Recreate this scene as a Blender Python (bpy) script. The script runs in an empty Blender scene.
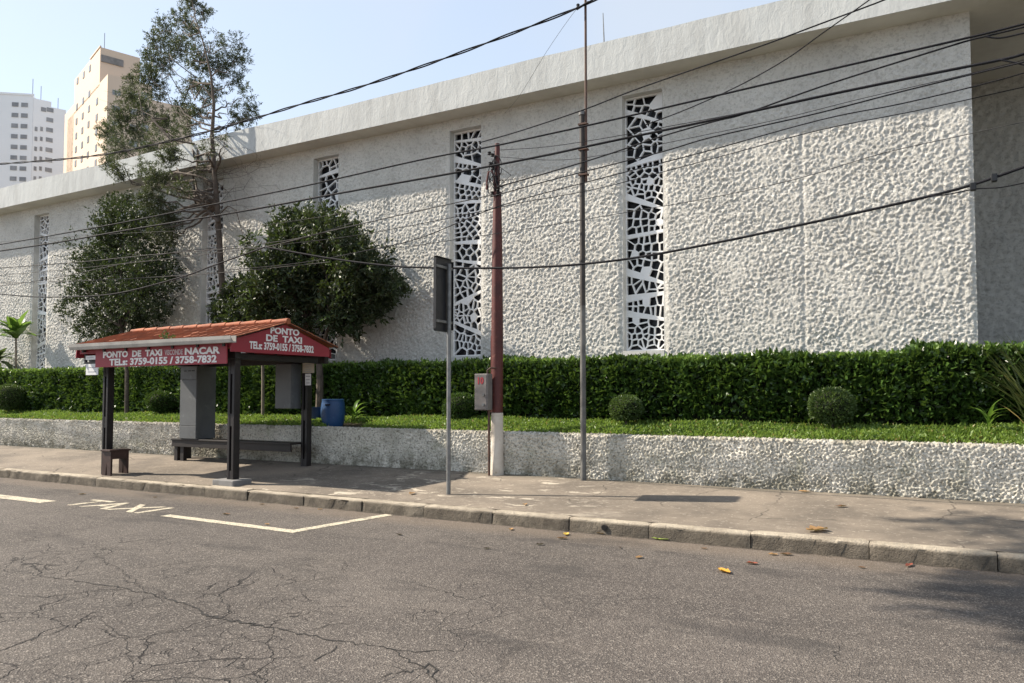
import bpy, math, random
import numpy as np
from mathutils import Vector, Matrix
S = bpy.context.scene
COL = S.collection
R = math.radians

# ------------------------------------------------------------------ camera
CAMH, FPX, YAW, PITCH, PPY = 1.6, 760.0, 29.043, 2.41, 364.08
cam = bpy.data.cameras.new('camera'); cam_o = bpy.data.objects.new('camera', cam); COL.objects.link(cam_o)
cam.sensor_fit = 'HORIZONTAL'; cam.sensor_width = 36.0; cam.lens = FPX / 1024 * 36.0
cam.shift_y = (PPY - 341.5) / 1024.0
cam.clip_start = 0.05; cam.clip_end = 4000
cam_o.location = (0, 0, CAMH)
cam_o.rotation_euler = (R(90 + PITCH), 0, R(YAW))
S.camera = cam_o

# ------------------------------------------------------------------ light
SUN_EL = 39.6
SDX, SDY = 0.961, 0.2756            # horizontal travel direction of the sunlight
w = bpy.data.worlds.new('World'); S.world = w; w.use_nodes = True
nt = w.node_tree; bg = nt.nodes['Background']
sky = nt.nodes.new('ShaderNodeTexSky'); sky.sky_type = 'NISHITA'; sky.sun_disc = False
sky.sun_elevation = R(SUN_EL); sky.sun_rotation = math.atan2(-SDX, -SDY)
sky.air_density = 1.0; sky.dust_density = 1.0; sky.ozone_density = 1.0; sky.altitude = 700
hs = nt.nodes.new('ShaderNodeHueSaturation'); hs.inputs['Saturation'].default_value = 0.68
nt.links.new(sky.outputs[0], hs.inputs['Color']); hz = nt.nodes.new('ShaderNodeMix'); hz.data_type = 'RGBA'; hz.inputs[0].default_value = 0.66; hz.inputs[7].default_value = (1.84, 2.18, 2.62, 1)
nt.links.new(hs.outputs[0], hz.inputs[6])
tcw = nt.nodes.new('ShaderNodeTexCoord'); cn = nt.nodes.new('ShaderNodeTexNoise'); cn.inputs['Scale'].default_value = 2.2; cn.inputs['Detail'].default_value = 5
nt.links.new(tcw.outputs['Generated'], cn.inputs['Vector'])
cr = nt.nodes.new('ShaderNodeMapRange'); cr.interpolation_type = 'SMOOTHSTEP'; cr.inputs[1].default_value = .42; cr.inputs[2].default_value = .72; cr.inputs[4].default_value = .55
nt.links.new(cn.outputs['Fac'], cr.inputs[0])
cl = nt.nodes.new('ShaderNodeMix'); cl.data_type = 'RGBA'; cl.inputs[7].default_value = (2.3, 2.5, 2.78, 1)
nt.links.new(cr.outputs[0], cl.inputs[0]); nt.links.new(hz.outputs[2], cl.inputs[6]); nt.links.new(cl.outputs[2], bg.inputs[0]); bg.inputs[1].default_value = 0.15
sun = bpy.data.lights.new('sun', 'SUN'); sun.energy = 4.4; sun.angle = R(0.6); sun.color = (1.0, 0.90, 0.76)
sun_o = bpy.data.objects.new('sun', sun); COL.objects.link(sun_o); sun_o.location = (-20, -8, 30)
L = Vector((SDX * math.cos(R(SUN_EL)), SDY * math.cos(R(SUN_EL)), -math.sin(R(SUN_EL))))
sun_o.rotation_euler = L.to_track_quat('-Z', 'Y').to_euler()
S.view_settings.view_transform = 'Standard'; S.view_settings.look = 'None'
S.view_settings.exposure = 1.15; S.view_settings.gamma = 1.0
try: S.view_settings.use_curve_mapping = False
except Exception: pass
S.render.engine = 'CYCLES'
S.cycles.max_bounces = 6; S.cycles.transparent_max_bounces = 8

# ------------------------------------------------------------------ survey helper: site measurements taken from the photograph
_a, _p = R(YAW), R(PITCH)
_F = np.array([-math.sin(_a) * math.cos(_p), math.cos(_a) * math.cos(_p), math.sin(_p)])
_Rt = np.array([math.cos(_a), math.sin(_a), 0.0]); _U = np.cross(_Rt, _F); _O = np.array([0, 0, CAMH])
def ray(x, y): return (x - 512) / FPX * _Rt - (y - PPY) / FPX * _U + _F
def at(x, y, Y): d = ray(x, y); return _O + d * (Y / d[1])
def atX(x, y, X): d = ray(x, y); return _O + d * (X / d[0])
def atZ(x, y, Z): d = ray(x, y); return _O + d * ((Z - CAMH) / d[2])
def atD(x, y, D): return _O + ray(x, y) * D
YK, ZK, SL = 8.266, 0.16, 0.06          # kerb face, kerb height, pavement cross fall
def zpav(Y): return ZK + SL * (Y - YK)
def pav(x, y):
    d = ray(x, y); t = (ZK - SL * YK - CAMH) / (d[2] - SL * d[1]); return _O + d * t

# ------------------------------------------------------------------ mesh helpers
def tag(o, label=None, cat=None, group=None, kind=None):
    if label: o['label'] = label
    if cat: o['category'] = cat
    if group: o['group'] = group
    if kind: o['kind'] = kind
    return o
def empty(name, loc, label, cat, group=None, rz=0):
    o = bpy.data.objects.new(name, None); COL.objects.link(o); o.location = loc; o.rotation_euler = (0, 0, rz)
    o.empty_display_size = 0.2
    return tag(o, label, cat, group)
def raw_mesh(name, V, F, mat, parent=None, smooth=False, world=True):
    V = np.asarray(V, np.float32); F = np.asarray(F, np.int32)
    me = bpy.data.meshes.new(name)
    me.vertices.add(len(V)); me.vertices.foreach_set('co', V.ravel())
    k = F.shape[1]; n = len(F)
    me.loops.add(n * k); me.loops.foreach_set('vertex_index', F.ravel())
    me.polygons.add(n); me.polygons.foreach_set('loop_start', np.arange(0, n * k, k, dtype=np.int32))
    me.polygons.foreach_set('loop_total', np.full(n, k, np.int32))
    me.polygons.foreach_set('use_smooth', np.full(n, smooth, bool))
    me.update(calc_edges=True); me.validate()
    me.materials.append(mat)
    return link(name, me, parent, world)
def world_loc(o):
    m = Matrix.Identity(4)
    while o is not None:
        m = Matrix.LocRotScale(o.location, o.rotation_euler, o.scale) @ m; o = o.parent
    return m
def link(name, me, parent=None, world=True):
    o = bpy.data.objects.new(name, me); COL.objects.link(o)
    if parent is not None:
        o.parent = parent
        if world:   # vertices were given in world space: express them in the parent's space
            me.transform(world_loc(parent).inverted())
    return o
class MB:
    def __init__(s): s.v = []; s.f = []
    def add(s, V, F):
        b = len(s.v); s.v += [tuple(p) for p in V]; s.f += [tuple(b + i for i in f) for f in F]; return s
    def box(s, x0, x1, y0, y1, z0, z1):
        V = [(x, y, z) for z in (z0, z1) for y in (y0, y1) for x in (x0, x1)]
        return s.add(V, [(0, 2, 3, 1), (4, 5, 7, 6), (0, 1, 5, 4), (2, 6, 7, 3), (0, 4, 6, 2), (1, 3, 7, 5)])
    def obox(s, c, ax, h):
        c = np.array(c, float); ax = [np.array(a, float) / np.linalg.norm(a) for a in ax]
        V = [c + sx * h[0] * ax[0] + sy * h[1] * ax[1] + sz * h[2] * ax[2] for sz in (-1, 1) for sy in (-1, 1) for sx in (-1, 1)]
        return s.add(V, [(0, 2, 3, 1), (4, 5, 7, 6), (0, 1, 5, 4), (2, 6, 7, 3), (0, 4, 6, 2), (1, 3, 7, 5)])
    def tube(s, P, r, n=8, cap=True):
        P = [np.array(p, float) for p in P]; m = len(P)
        if not hasattr(r, '__len__'): r = [r] * m
        V = []; prev = None
        for i in range(m):
            t = P[min(i + 1, m - 1)] - P[max(i - 1, 0)]; t = t / (np.linalg.norm(t) + 1e-9)
            if prev is None:
                u = np.cross(t, (0, 0, 1.0)) if abs(t[2]) < 0.9 else np.cross(t, (0, 1.0, 0))
            else: u = prev - t * (prev @ t)
            u = u / (np.linalg.norm(u) + 1e-9); prev = u; v = np.cross(t, u)
            for k in range(n):
                a = 2 * math.pi * k / n; V.append(P[i] + r[i] * (math.cos(a) * u + math.sin(a) * v))
        F = [(i * n + k, i * n + (k + 1) % n, (i + 1) * n + (k + 1) % n, (i + 1) * n + k) for i in range(m - 1) for k in range(n)]
        if cap: F += [tuple(range(n - 1, -1, -1)), tuple((m - 1) * n + k for k in range(n))]
        return s.add(V, F)
    def lathe(s, prof, c, n=24, sq=1.0):
        V = []; m = len(prof)
        for (r, z) in prof:
            for k in range(n):
                a = 2 * math.pi * k / n; V.append((c[0] + r * math.cos(a), c[1] + r * math.sin(a) * sq, c[2] + z))
        F = [(i * n + k, i * n + (k + 1) % n, (i + 1) * n + (k + 1) % n, (i + 1) * n + k) for i in range(m - 1) for k in range(n)]
        F += [tuple(range(n - 1, -1, -1)), tuple((m - 1) * n + k for k in range(n))]
        return s.add(V, F)
    def prism(s, poly, d):     # poly: 3D points, d: extrusion vector
        P = [np.array(p, float) for p in poly]; n = len(P); d = np.array(d, float)
        V = P + [p + d for p in P]
        F = [tuple(range(n)), tuple(range(2 * n - 1, n - 1, -1))] + [(k, n + k, n + (k + 1) % n, (k + 1) % n) for k in range(n)]
        return s.add(V, F)
    def build(s, name, mat, parent=None, smooth=False, bevel=0, seg=2):
        me = bpy.data.meshes.new(name); me.from_pydata([tuple(map(float, p)) for p in s.v], [], s.f)
        me.update(); me.validate()
        import bmesh
        bm = bmesh.new(); bm.from_mesh(me); bmesh.ops.recalc_face_normals(bm, faces=bm.faces); bm.to_mesh(me); bm.free()
        if smooth:
            me.polygons.foreach_set('use_smooth', np.ones(len(me.polygons), bool))
            try: me.set_sharp_from_angle(angle=R(40))
            except Exception: pass
        me.materials.append(mat)
        o = link(name, me, parent)
        if bevel:
            b = o.modifiers.new('bevel', 'BEVEL'); b.width = bevel; b.segments = seg; b.limit_method = 'ANGLE'
        return o
def box_obj(name, mat, parent, x0, x1, y0, y1, z0, z1, bevel=0):
    return MB().box(x0, x1, y0, y1, z0, z1).build(name, mat, parent, bevel=bevel)
def text_obj(name, body, size, mat, parent, origin, xdir, ydir, sx=1.0, bold=0.0, ext=0.002, align='CENTER', fit=None):
    cu = bpy.data.curves.new('lettering', 'FONT'); cu.body = body; cu.size = size; cu.offset = bold; cu.extrude = ext
    cu.align_x = align; cu.resolution_u = 3
    t = bpy.data.objects.new('lettering', cu); COL.objects.link(t)
    dg = bpy.context.evaluated_depsgraph_get(); me = bpy.data.meshes.new_from_object(t.evaluated_get(dg))
    COL.objects.unlink(t); bpy.data.objects.remove(t)
    if fit:
        xs = [v.co.x for v in me.vertices]; sx = fit / (max(xs) - min(xs))
    X = Vector(xdir).normalized(); Yv = Vector(ydir).normalized(); Z = X.cross(Yv)
    M = Matrix(((X.x * sx, Yv.x, Z.x, origin[0]), (X.y * sx, Yv.y, Z.y, origin[1]), (X.z * sx, Yv.z, Z.z, origin[2]), (0, 0, 0, 1)))
    me.transform(M); me.materials.clear(); me.materials.append(mat); me.name = name
    return link(name, me, parent)
def copy_tree(o, parent=None):
    c = o.copy(); COL.objects.link(c)
    if parent is not None: c.parent = parent
    for ch in [x for x in bpy.data.objects if x.parent == o]: copy_tree(ch, c)
    return c

# ------------------------------------------------------------------ material helpers
class NT:
    def __init__(s, name):
        s.m = bpy.data.materials.new(name); s.m.use_nodes = True; s.t = s.m.node_tree
        s.b = s.t.nodes['Principled BSDF']; s.tc = s.t.nodes.new('ShaderNodeTexCoord'); s.out = s.t.nodes['Material Output']
    def n(s, typ, **kw):
        x = s.t.nodes.new(typ)
        for k, v in kw.items(): setattr(x, k, v)
        return x
    def set(s, sock, v):
        if hasattr(v, 'links') or isinstance(v, bpy.types.NodeSocket): s.t.links.new(v, sock)
        else: sock.default_value = v if not (isinstance(v, tuple) and len(v) == 3 and sock.type == 'RGBA') else (*v, 1)
    def coords(s, scale=(1, 1, 1), src='Object'):
        mp = s.n('ShaderNodeMapping'); s.t.links.new(s.tc.outputs[src], mp.inputs[0]); mp.inputs['Scale'].default_value = scale
        return mp.outputs[0]
    def noise(s, scale, detail=4, rough=0.55, vec=None, dist=0):
        x = s.n('ShaderNodeTexNoise'); x.inputs['Scale'].default_value = scale; x.inputs['Detail'].default_value = detail
        x.inputs['Roughness'].default_value = rough; x.inputs['Distortion'].default_value = dist
        s.t.links.new(vec if vec is not None else s.tc.outputs['Object'], x.inputs['Vector']); return x.outputs['Fac']
    def voro(s, scale, feature='F1', vec=None, out='Distance'):
        x = s.n('ShaderNodeTexVoronoi'); x.feature = feature; x.inputs['Scale'].default_value = scale
        s.t.links.new(vec if vec is not None else s.tc.outputs['Object'], x.inputs['Vector']); return x.outputs[out]
    def ramp(s, fac, a, b, c0=0.0, c1=1.0):   # smooth map range
        x = s.n('ShaderNodeMapRange'); x.interpolation_type = 'SMOOTHSTEP'
        s.t.links.new(fac, x.inputs[0]); x.inputs[1].default_value = a; x.inputs[2].default_value = b
        x.inputs[3].default_value = c0; x.inputs[4].default_value = c1; return x.outputs[0]
    def math(s, op, a, b=None, clamp=False):
        x = s.n('ShaderNodeMath', operation=op); x.use_clamp = clamp
        s.set(x.inputs[0], a)
        if b is not None: s.set(x.inputs[1], b)
        return x.outputs[0]
    def mix(s, fac, a, b, mode='MIX'):
        x = s.n('ShaderNodeMix', data_type='RGBA', blend_type=mode)
        s.set(x.inputs[0], fac); s.set(x.inputs[6], a); s.set(x.inputs[7], b); return x.outputs[2]
    def sep(s, vec=None):
        x = s.n('ShaderNodeSeparateXYZ'); s.t.links.new(vec if vec is not None else s.tc.outputs['Object'], x.inputs[0]); return x.outputs
    def bump(s, h, strength=0.5, dist=0.02):
        x = s.n('ShaderNodeBump'); x.inputs['Strength'].default_value = strength; x.inputs['Distance'].default_value = dist
        s.t.links.new(h, x.inputs['Height']); s.t.links.new(x.outputs[0], s.b.inputs['Normal'])
    def fin(s, col, rough=0.8, metal=0.0, spec=None):
        s.set(s.b.inputs['Base Color'], col); s.set(s.b.inputs['Roughness'], rough); s.b.inputs['Metallic'].default_value = metal
        if spec is not None: s.b.inputs['Specular IOR Level'].default_value = spec
        return s.m
def mk(name, c, c2=None, scale=6.0, rough=0.7, metal=0.0, bump=0.0, bscale=40, spec=0.4, c3=None, s3=30, amt3=0.5):
    k = NT(name); c2 = c2 or tuple(v * 0.72 for v in c)
    col = k.mix(k.ramp(k.noise(scale, 6, 0.6), 0.35, 0.68), c, c2)
    if c3: col = k.mix(k.ramp(k.noise(s3, 5, 0.65), 0.58, 0.68, 0, amt3), col, c3)
    if bump: k.bump(k.noise(bscale, 4), bump, 0.01)
    return k.fin(col, rough, metal, spec)
def leafmat(name, c, c2, trans=0.3, rough=0.45, dead=None):
    k = NT(name); g = k.n('ShaderNodeNewGeometry')
    col = k.mix(g.outputs['Random Per Island'], c, c2)
    col = k.mix(k.ramp(k.noise(1.3, 3), 0.4, 0.65, 0, 0.5), col, tuple(v * 1.25 for v in c2))
    if dead: col = k.mix(k.ramp(g.outputs['Random Per Island'], 0.955, 0.96), col, dead)
    k.fin(col, rough, 0, 0.4)
    t = k.n('ShaderNodeBsdfTranslucent'); k.set(t.inputs[0], k.mix(0.5, col, (0.13, 0.19, 0.02), 'ADD'))
    mx = k.n('ShaderNodeMixShader'); mx.inputs[0].default_value = trans
    k.t.links.new(k.b.outputs[0], mx.inputs[1]); k.t.links.new(t.outputs[0], mx.inputs[2]); k.t.links.new(mx.outputs[0], k.out.inputs[0])
    return k.m
M = {}
# rough white render of the building: relief is real geometry, this adds grain, grime and dark specks painted as shade in the pits
def stucco(name, base, dirt_shade, topz=None, grain=70):
    k = NT(name); z = k.sep()[2]
    col = k.mix(k.ramp(k.noise(1.1, 5, 0.6), 0.35, 0.7), base, tuple(v * 0.86 for v in base))
    specks = k.math('MAXIMUM', k.ramp(k.noise(15, 4, 0.75), 0.50, 0.62), k.ramp(k.noise(30, 3, 0.7), 0.56, 0.64))
    amt = 0.34
    if topz:
        band = k.ramp(z, topz - 1.0, topz - 0.02, 0.0, 1.0)
        streak = k.ramp(k.noise(1.0, 5, 0.6, k.coords((5, 5, 0.35))), 0.45, 0.7)
        amt = k.math('ADD', k.math('MULTIPLY', band, k.math('ADD', k.math('MULTIPLY', streak, 0.45), 0.60)), 0.30, True)
    col = k.mix(k.math('MULTIPLY', specks, amt), col, dirt_shade)
    h = k.math('ADD', k.noise(grain, 3, 0.7), k.math('MULTIPLY', k.noise(22, 3, 0.6), 0.8))
    k.bump(h, 0.9, 0.022)
    return k.fin(col, 0.92, 0, 0.15)
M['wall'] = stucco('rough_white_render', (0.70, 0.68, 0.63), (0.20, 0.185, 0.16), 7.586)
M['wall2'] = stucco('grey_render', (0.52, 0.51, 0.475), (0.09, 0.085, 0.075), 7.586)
M['low'] = None
def fascia():
    k = NT('weathered_white_concrete')
    st = k.noise(1.0, 6, 0.65, k.coords((3.2, 3.2, 0.5)))
    col = k.mix(k.ramp(st, 0.38, 0.68), (0.53, 0.545, 0.535), (0.45, 0.46, 0.45))
    col = k.mix(k.ramp(k.noise(9, 5, 0.7), 0.6, 0.72, 0, 0.4), col, (0.66, 0.66, 0.64))
    k.bump(k.math('ADD', k.noise(4.0, 5, 0.6, k.coords((2, 2, 1.0)), 0.6), k.math('MULTIPLY', k.noise(40, 3), 0.25)), 0.28, 0.04)
    return k.fin(col, 0.85, 0, 0.2)
M['fascia'] = fascia()
M['soffit'] = mk('soffit_paint', (0.62, 0.60, 0.54), (0.52, 0.50, 0.45), 1.2, 0.85)
M['lattice'] = mk('white_lattice_paint', (0.84, 0.84, 0.84), (0.78, 0.78, 0.78), 5, 0.6)
M['reveal'] = mk('window_reveal_render', (0.62, 0.61, 0.58), (0.50, 0.49, 0.46), 2.5, 0.85, bump=.4)
M['dark_glass'] = mk('dark_glass', (0.012, 0.012, 0.015), (0.02, 0.02, 0.024), 3, 0.25, spec=0.3)
def lowwall():
    k = NT('pebbledash_render'); xyz = k.sep(); z = xyz[2]
    col = k.mix(k.ramp(k.noise(1.4, 5, 0.6), 0.35, 0.68), (0.68, 0.64, 0.56), (0.53, 0.50, 0.425))
    moss = k.ramp(k.noise(2.2, 6, 0.7), 0.52, 0.72)
    col = k.mix(k.math('MULTIPLY', moss, 0.45), col, (0.22, 0.23, 0.12))
    lowb = k.math('MULTIPLY', k.ramp(z, 0.72, 0.34), k.ramp(k.noise(3.5, 5, 0.65), 0.38, 0.62))
    col = k.mix(k.math('MULTIPLY', lowb, 0.8), col, (0.16, 0.15, 0.11))
    topb = k.math('MULTIPLY', k.ramp(z, 0.93, 1.0), k.ramp(k.noise(5, 4, 0.65), 0.35, 0.6))
    col = k.mix(k.math('MULTIPLY', topb, 0.5), col, (0.24, 0.20, 0.14))
    col = k.mix(k.math('MAXIMUM', k.ramp(k.noise(24, 4, 0.7), 0.52, 0.60, 0, 0.66), k.ramp(k.noise(48, 3, 0.7), 0.58, 0.66, 0, 0.6)), col, (0.13, 0.12, 0.09))  # dark specks paint the shade in the gaps between pebbles
    k.bump(k.noise(60, 3, 0.7), 0.6, 0.012)
    return k.fin(col, 0.92, 0, 0.15)
M['low'] = lowwall()
def asphalt():
    k = NT('old_asphalt'); P = k.tc.outputs['Object']; xyz = k.sep()
    big = k.noise(0.45, 6, 0.6); mid = k.noise(3.2, 5, 0.65)
    col = k.mix(k.ramp(big, 0.35, 0.66), (0.116, 0.101, 0.090), (0.076, 0.066, 0.059))
    col = k.mix(k.ramp(mid, 0.42, 0.7, 0, 0.5), col, (0.135, 0.116, 0.101))
    lane = k.ramp(k.noise(1.0, 4, 0.55, k.coords((0.10, 1.1, 1))), 0.40, 0.64)
    col = k.mix(k.math('MULTIPLY', lane, 0.35), col, (0.062, 0.054, 0.050))
    stone = k.voro(95, 'F1', out='Color'); sv = k.n('ShaderNodeSeparateColor'); k.t.links.new(stone, sv.inputs[0])
    col = k.mix(k.ramp(sv.outputs[0], 0.74, 0.97, 0, 0.75), col, (0.27, 0.24, 0.21))
    col = k.mix(k.ramp(sv.outputs[1], 0.70, 0.95, 0, 0.6), col, (0.030, 0.028, 0.027))
    # the dusty channel along the kerb
    gut = k.math('MULTIPLY', k.ramp(xyz[1], YK - 0.75, YK - 0.25), k.ramp(k.noise(2.4, 4, 0.6), 0.2, 0.6, 0.45, 1.0))
    col = k.mix(k.math('MULTIPLY', gut, 0.42), col, (0.20, 0.155, 0.115))
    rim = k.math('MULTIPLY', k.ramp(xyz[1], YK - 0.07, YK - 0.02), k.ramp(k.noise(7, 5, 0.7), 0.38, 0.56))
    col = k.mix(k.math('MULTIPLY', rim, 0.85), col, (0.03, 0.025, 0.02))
    # dark patched / oil stained areas
    col = k.mix(k.ramp(k.noise(0.8, 6, 0.65, k.coords((0.6, 1.6, 1))), 0.53, 0.68, 0, 0.62), col, (0.045, 0.041, 0.039))
    # crazing: distorted cell edges, only where the surface has failed
    d = k.n('ShaderNodeTexNoise'); d.inputs['Scale'].default_value = 2.6; d.inputs['Detail'].default_value = 5; k.t.links.new(P, d.inputs['Vector'])
    vm = k.n('ShaderNodeVectorMath', operation='MULTIPLY_ADD'); k.t.links.new(d.outputs['Color'], vm.inputs[0]); vm.inputs[1].default_value = (0.42, 0.42, 0); k.t.links.new(P, vm.inputs[2])
    fail = k.math('MULTIPLY', k.ramp(xyz[1], 6.4, 4.6), k.ramp(xyz[0], -1.6, -3.6))
    fail = k.math('MULTIPLY', fail, k.ramp(k.noise(0.55, 3), 0.43, 0.53))
    e1 = k.ramp(k.voro(1.5, 'DISTANCE_TO_EDGE', vm.outputs[0]), 0.002, 0.012, 1, 0)
    e2 = k.ramp(k.voro(4.6, 'DISTANCE_TO_EDGE', vm.outputs[0]), 0.006, 0.022, 1, 0)
    e2 = k.math('MULTIPLY', e2, k.ramp(k.noise(1.1, 4), 0.44, 0.54))
    e = k.math('MULTIPLY', k.math('MAXIMUM', e1, k.math('MULTIPLY', e2, 0.8)), fail)
    col = k.mix(k.math('MULTIPLY', e, 0.85), col, (0.018, 0.016, 0.015))
    h = k.math('SUBTRACT', k.math('ADD', k.math('MULTIPLY', k.voro(95), 0.8), k.math('MULTIPLY', k.noise(30, 3), 0.4)), k.math('MULTIPLY', e, 1.5))
    k.bump(h, 0.75, 0.012)
    return k.fin(col, 0.88, 0, 0.25)
M['asphalt'] = asphalt()
def pavement():
    k = NT('worn_concrete_pavement'); xyz = k.sep(); P = k.tc.outputs['Object']
    col = k.mix(k.ramp(k.noise(0.7, 6, 0.62), 0.34, 0.66), (0.235, 0.196, 0.155), (0.130, 0.110, 0.090))
    col = k.mix(k.ramp(k.noise(5, 5, 0.65), 0.45, 0.72, 0, 0.5), col, (0.21, 0.176, 0.140))
    m = k.math('MULTIPLY', k.ramp(k.noise(2.1, 7, 0.72, k.coords((1.0, 2.2, 1)), 0.7), 0.555, 0.60), k.ramp(k.noise(0.42, 2), 0.42, 0.52))
    inx = k.math('MULTIPLY', k.ramp(xyz[0], -9.9, -8.6), k.ramp(xyz[0], -2.8, -5.0, 0.0, 1.0))
    chips = k.math('MULTIPLY', k.ramp(k.noise(13, 5, 0.75, k.coords((1, 1.8, 1))), 0.585, 0.63), 0.6); col = k.mix(chips, col, (0.42, 0.37, 0.30))
    col = k.mix(k.math('MULTIPLY', k.math('MULTIPLY', m, inx), 0.8), col, (0.52, 0.46, 0.37))
    col = k.mix(k.ramp(k.noise(90, 3, 0.7), 0.55, 0.7, 0, 0.35), col, (0.09, 0.082, 0.075))
    d = k.n('ShaderNodeTexNoise'); d.inputs['Scale'].default_value = 1.8; d.inputs['Detail'].default_value = 5; k.t.links.new(P, d.inputs['Vector'])
    vm = k.n('ShaderNodeVectorMath', operation='MULTIPLY_ADD'); k.t.links.new(d.outputs['Color'], vm.inputs[0]); vm.inputs[1].default_value = (0.5, 0.5, 0); k.t.links.new(P, vm.inputs[2])
    e = k.math('MULTIPLY', k.ramp(k.voro(0.62, 'DISTANCE_TO_EDGE', vm.outputs[0]), 0.002, 0.008, 1, 0), k.ramp(k.noise(0.6, 2), 0.46, 0.54))
    col = k.mix(k.math('MULTIPLY', e, 0.75), col, (0.06, 0.052, 0.044))
    wb = k.math('MULTIPLY', k.ramp(xyz[1], 10.55, 10.95), k.ramp(k.noise(3, 4), 0.3, 0.6))
    col = k.mix(k.math('MULTIPLY', wb, 0.55), col, (0.085, 0.08, 0.062))
    k.bump(k.math('ADD', k.noise(70, 4, 0.7), k.math('MULTIPLY', k.noise(9, 4), 1.2)), 0.45, 0.01)
    return k.fin(col, 0.9, 0, 0.25)
M['pave'] = pavement()
def kerbmat():
    k = NT('kerb_concrete'); xyz = k.sep()
    col = k.mix(k.ramp(k.noise(2.2, 6, 0.65), 0.36, 0.66), (0.46, 0.40, 0.315), (0.30, 0.255, 0.20))
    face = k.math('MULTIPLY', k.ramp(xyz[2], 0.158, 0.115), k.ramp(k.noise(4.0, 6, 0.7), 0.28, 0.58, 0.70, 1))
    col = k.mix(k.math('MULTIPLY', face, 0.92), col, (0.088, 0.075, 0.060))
    col = k.mix(k.ramp(k.noise(45, 4, 0.7), 0.55, 0.70, 0, 0.5), col, (0.10, 0.09, 0.075))
    k.bump(k.math('ADD', k.noise(55, 4, 0.7), k.noise(14, 4)), 1.0, 0.02)
    return k.fin(col, 0.9, 0, 0.2)
M['kerb'] = kerbmat()
def paint_line():
    k = NT('worn_road_paint')
    worn = k.math('MAXIMUM', k.ramp(k.noise(34, 5, 0.75), 0.48, 0.58), k.ramp(k.noise(5, 4, 0.7), 0.52, 0.62))
    col = k.mix(k.math('MULTIPLY', worn, 0.7), (0.54, 0.485, 0.37), (0.14, 0.123, 0.108))
    k.bump(k.voro(95), 0.4, 0.006)
    return k.fin(col, 0.8, 0, 0.25)
M['paint'] = paint_line()
M['soil'] = mk('garden_soil', (0.055, 0.040, 0.026), (0.03, 0.022, 0.015), 4, 0.95, bump=0.8, bscale=30)
M['ground'] = mk('open_ground', (0.16, 0.15, 0.13), (0.11, 0.105, 0.09), 0.3, 0.95)
M['tile'] = mk('terracotta_tiles', (0.36, 0.112, 0.048), (0.23, 0.072, 0.034), 3.0, 0.8, bump=0.3, c3=(0.15, 0.075, 0.05), s3=8, amt3=0.45)
M['gutter'] = mk('zinc_gutter', (0.40, 0.38, 0.35), (0.28, 0.265, 0.245), 2.5, 0.55, 0.1)
M['red'] = mk('faded_red_signboard', (0.30, 0.030, 0.046), (0.25, 0.026, 0.038), 1.5, 0.55, c3=(0.30, 0.09, 0.09), s3=6, amt3=0.25)
M['white_paint'] = mk('white_sign_lettering', (0.78, 0.76, 0.74), (0.68, 0.66, 0.64), 5, 0.6)
M['ghost'] = mk('faded_lettering', (0.55, 0.42, 0.42), (0.45, 0.33, 0.34), 9, 0.6)
M['post'] = mk('dark_brown_steel_paint', (0.017, 0.013, 0.013), (0.011, 0.009, 0.009), 5, 0.5, c3=(0.04, 0.03, 0.027), s3=12, amt3=0.5)
M['slot'] = mk('black_recess', (0.004, 0.004, 0.005), None, 5, 0.8)
M['locker'] = mk('grey_locker_paint', (0.115, 0.122, 0.128), (0.090, 0.096, 0.102), 3, 0.5, c3=(0.22, 0.23, 0.235), s3=4, amt3=0.35)
M['bench_wood'] = mk('dark_stained_timber', (0.022, 0.016, 0.015), (0.014, 0.011, 0.010), 7, 0.55, c3=(0.05, 0.038, 0.033), s3=18, amt3=0.4)
M['stool'] = mk('brown_painted_timber', (0.050, 0.026, 0.021), (0.034, 0.018, 0.015), 8, 0.5, c3=(0.09, 0.06, 0.05), s3=22, amt3=0.4)
M['plinth'] = mk('grey_concrete_block', (0.21, 0.205, 0.20), (0.15, 0.145, 0.14), 6, 0.85, bump=.4)
M['paper'] = mk('notice_paper', (0.74, 0.74, 0.74), (0.66, 0.66, 0.67), 6, 0.7)
M['ink'] = mk('faded_ink', (0.30, 0.30, 0.33), (0.42, 0.42, 0.44), 40, 0.8)
M['cream'] = mk('cream_plate', (0.47, 0.43, 0.34), (0.40, 0.365, 0.29), 6, 0.6)
M['galv'] = mk('galvanised_steel', (0.22, 0.22, 0.215), (0.15, 0.148, 0.145), 9, 0.5, 0.5, c3=(0.30, 0.295, 0.28), s3=20, amt3=0.5)
M['sign_back'] = mk('dark_sign_back', (0.022, 0.022, 0.024), (0.014, 0.014, 0.016), 5, 0.45)
M['redpole'] = mk('oxide_red_pole_paint', (0.095, 0.021, 0.017), (0.062, 0.016, 0.014), 4, 0.55, c3=(0.20, 0.075, 0.055), s3=14, amt3=0.5)
M['whitebase'] = mk('white_limewash', (0.60, 0.55, 0.48), (0.48, 0.42, 0.35), 3, 0.85, bump=.4, c3=(0.26, 0.20, 0.14), s3=5, amt3=0.6)
M['meter'] = mk('meter_box_grey', (0.185, 0.165, 0.155), (0.14, 0.125, 0.118), 6, 0.55)
M['redmark'] = mk('red_marking', (0.33, 0.03, 0.04), None, 9, 0.6)
M['rust'] = mk('rusty_pipe', (0.115, 0.060, 0.042), (0.065, 0.036, 0.028), 8, 0.7)
M['pole_grey'] = mk('weathered_grey_pole', (0.17, 0.165, 0.155), (0.075, 0.07, 0.066), 3.0, 0.6, 0.2)
M['pole_dark'] = mk('weathered_dark_pole', (0.062, 0.052, 0.046), (0.036, 0.031, 0.029), 4.0, 0.65, 0.1)
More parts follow.
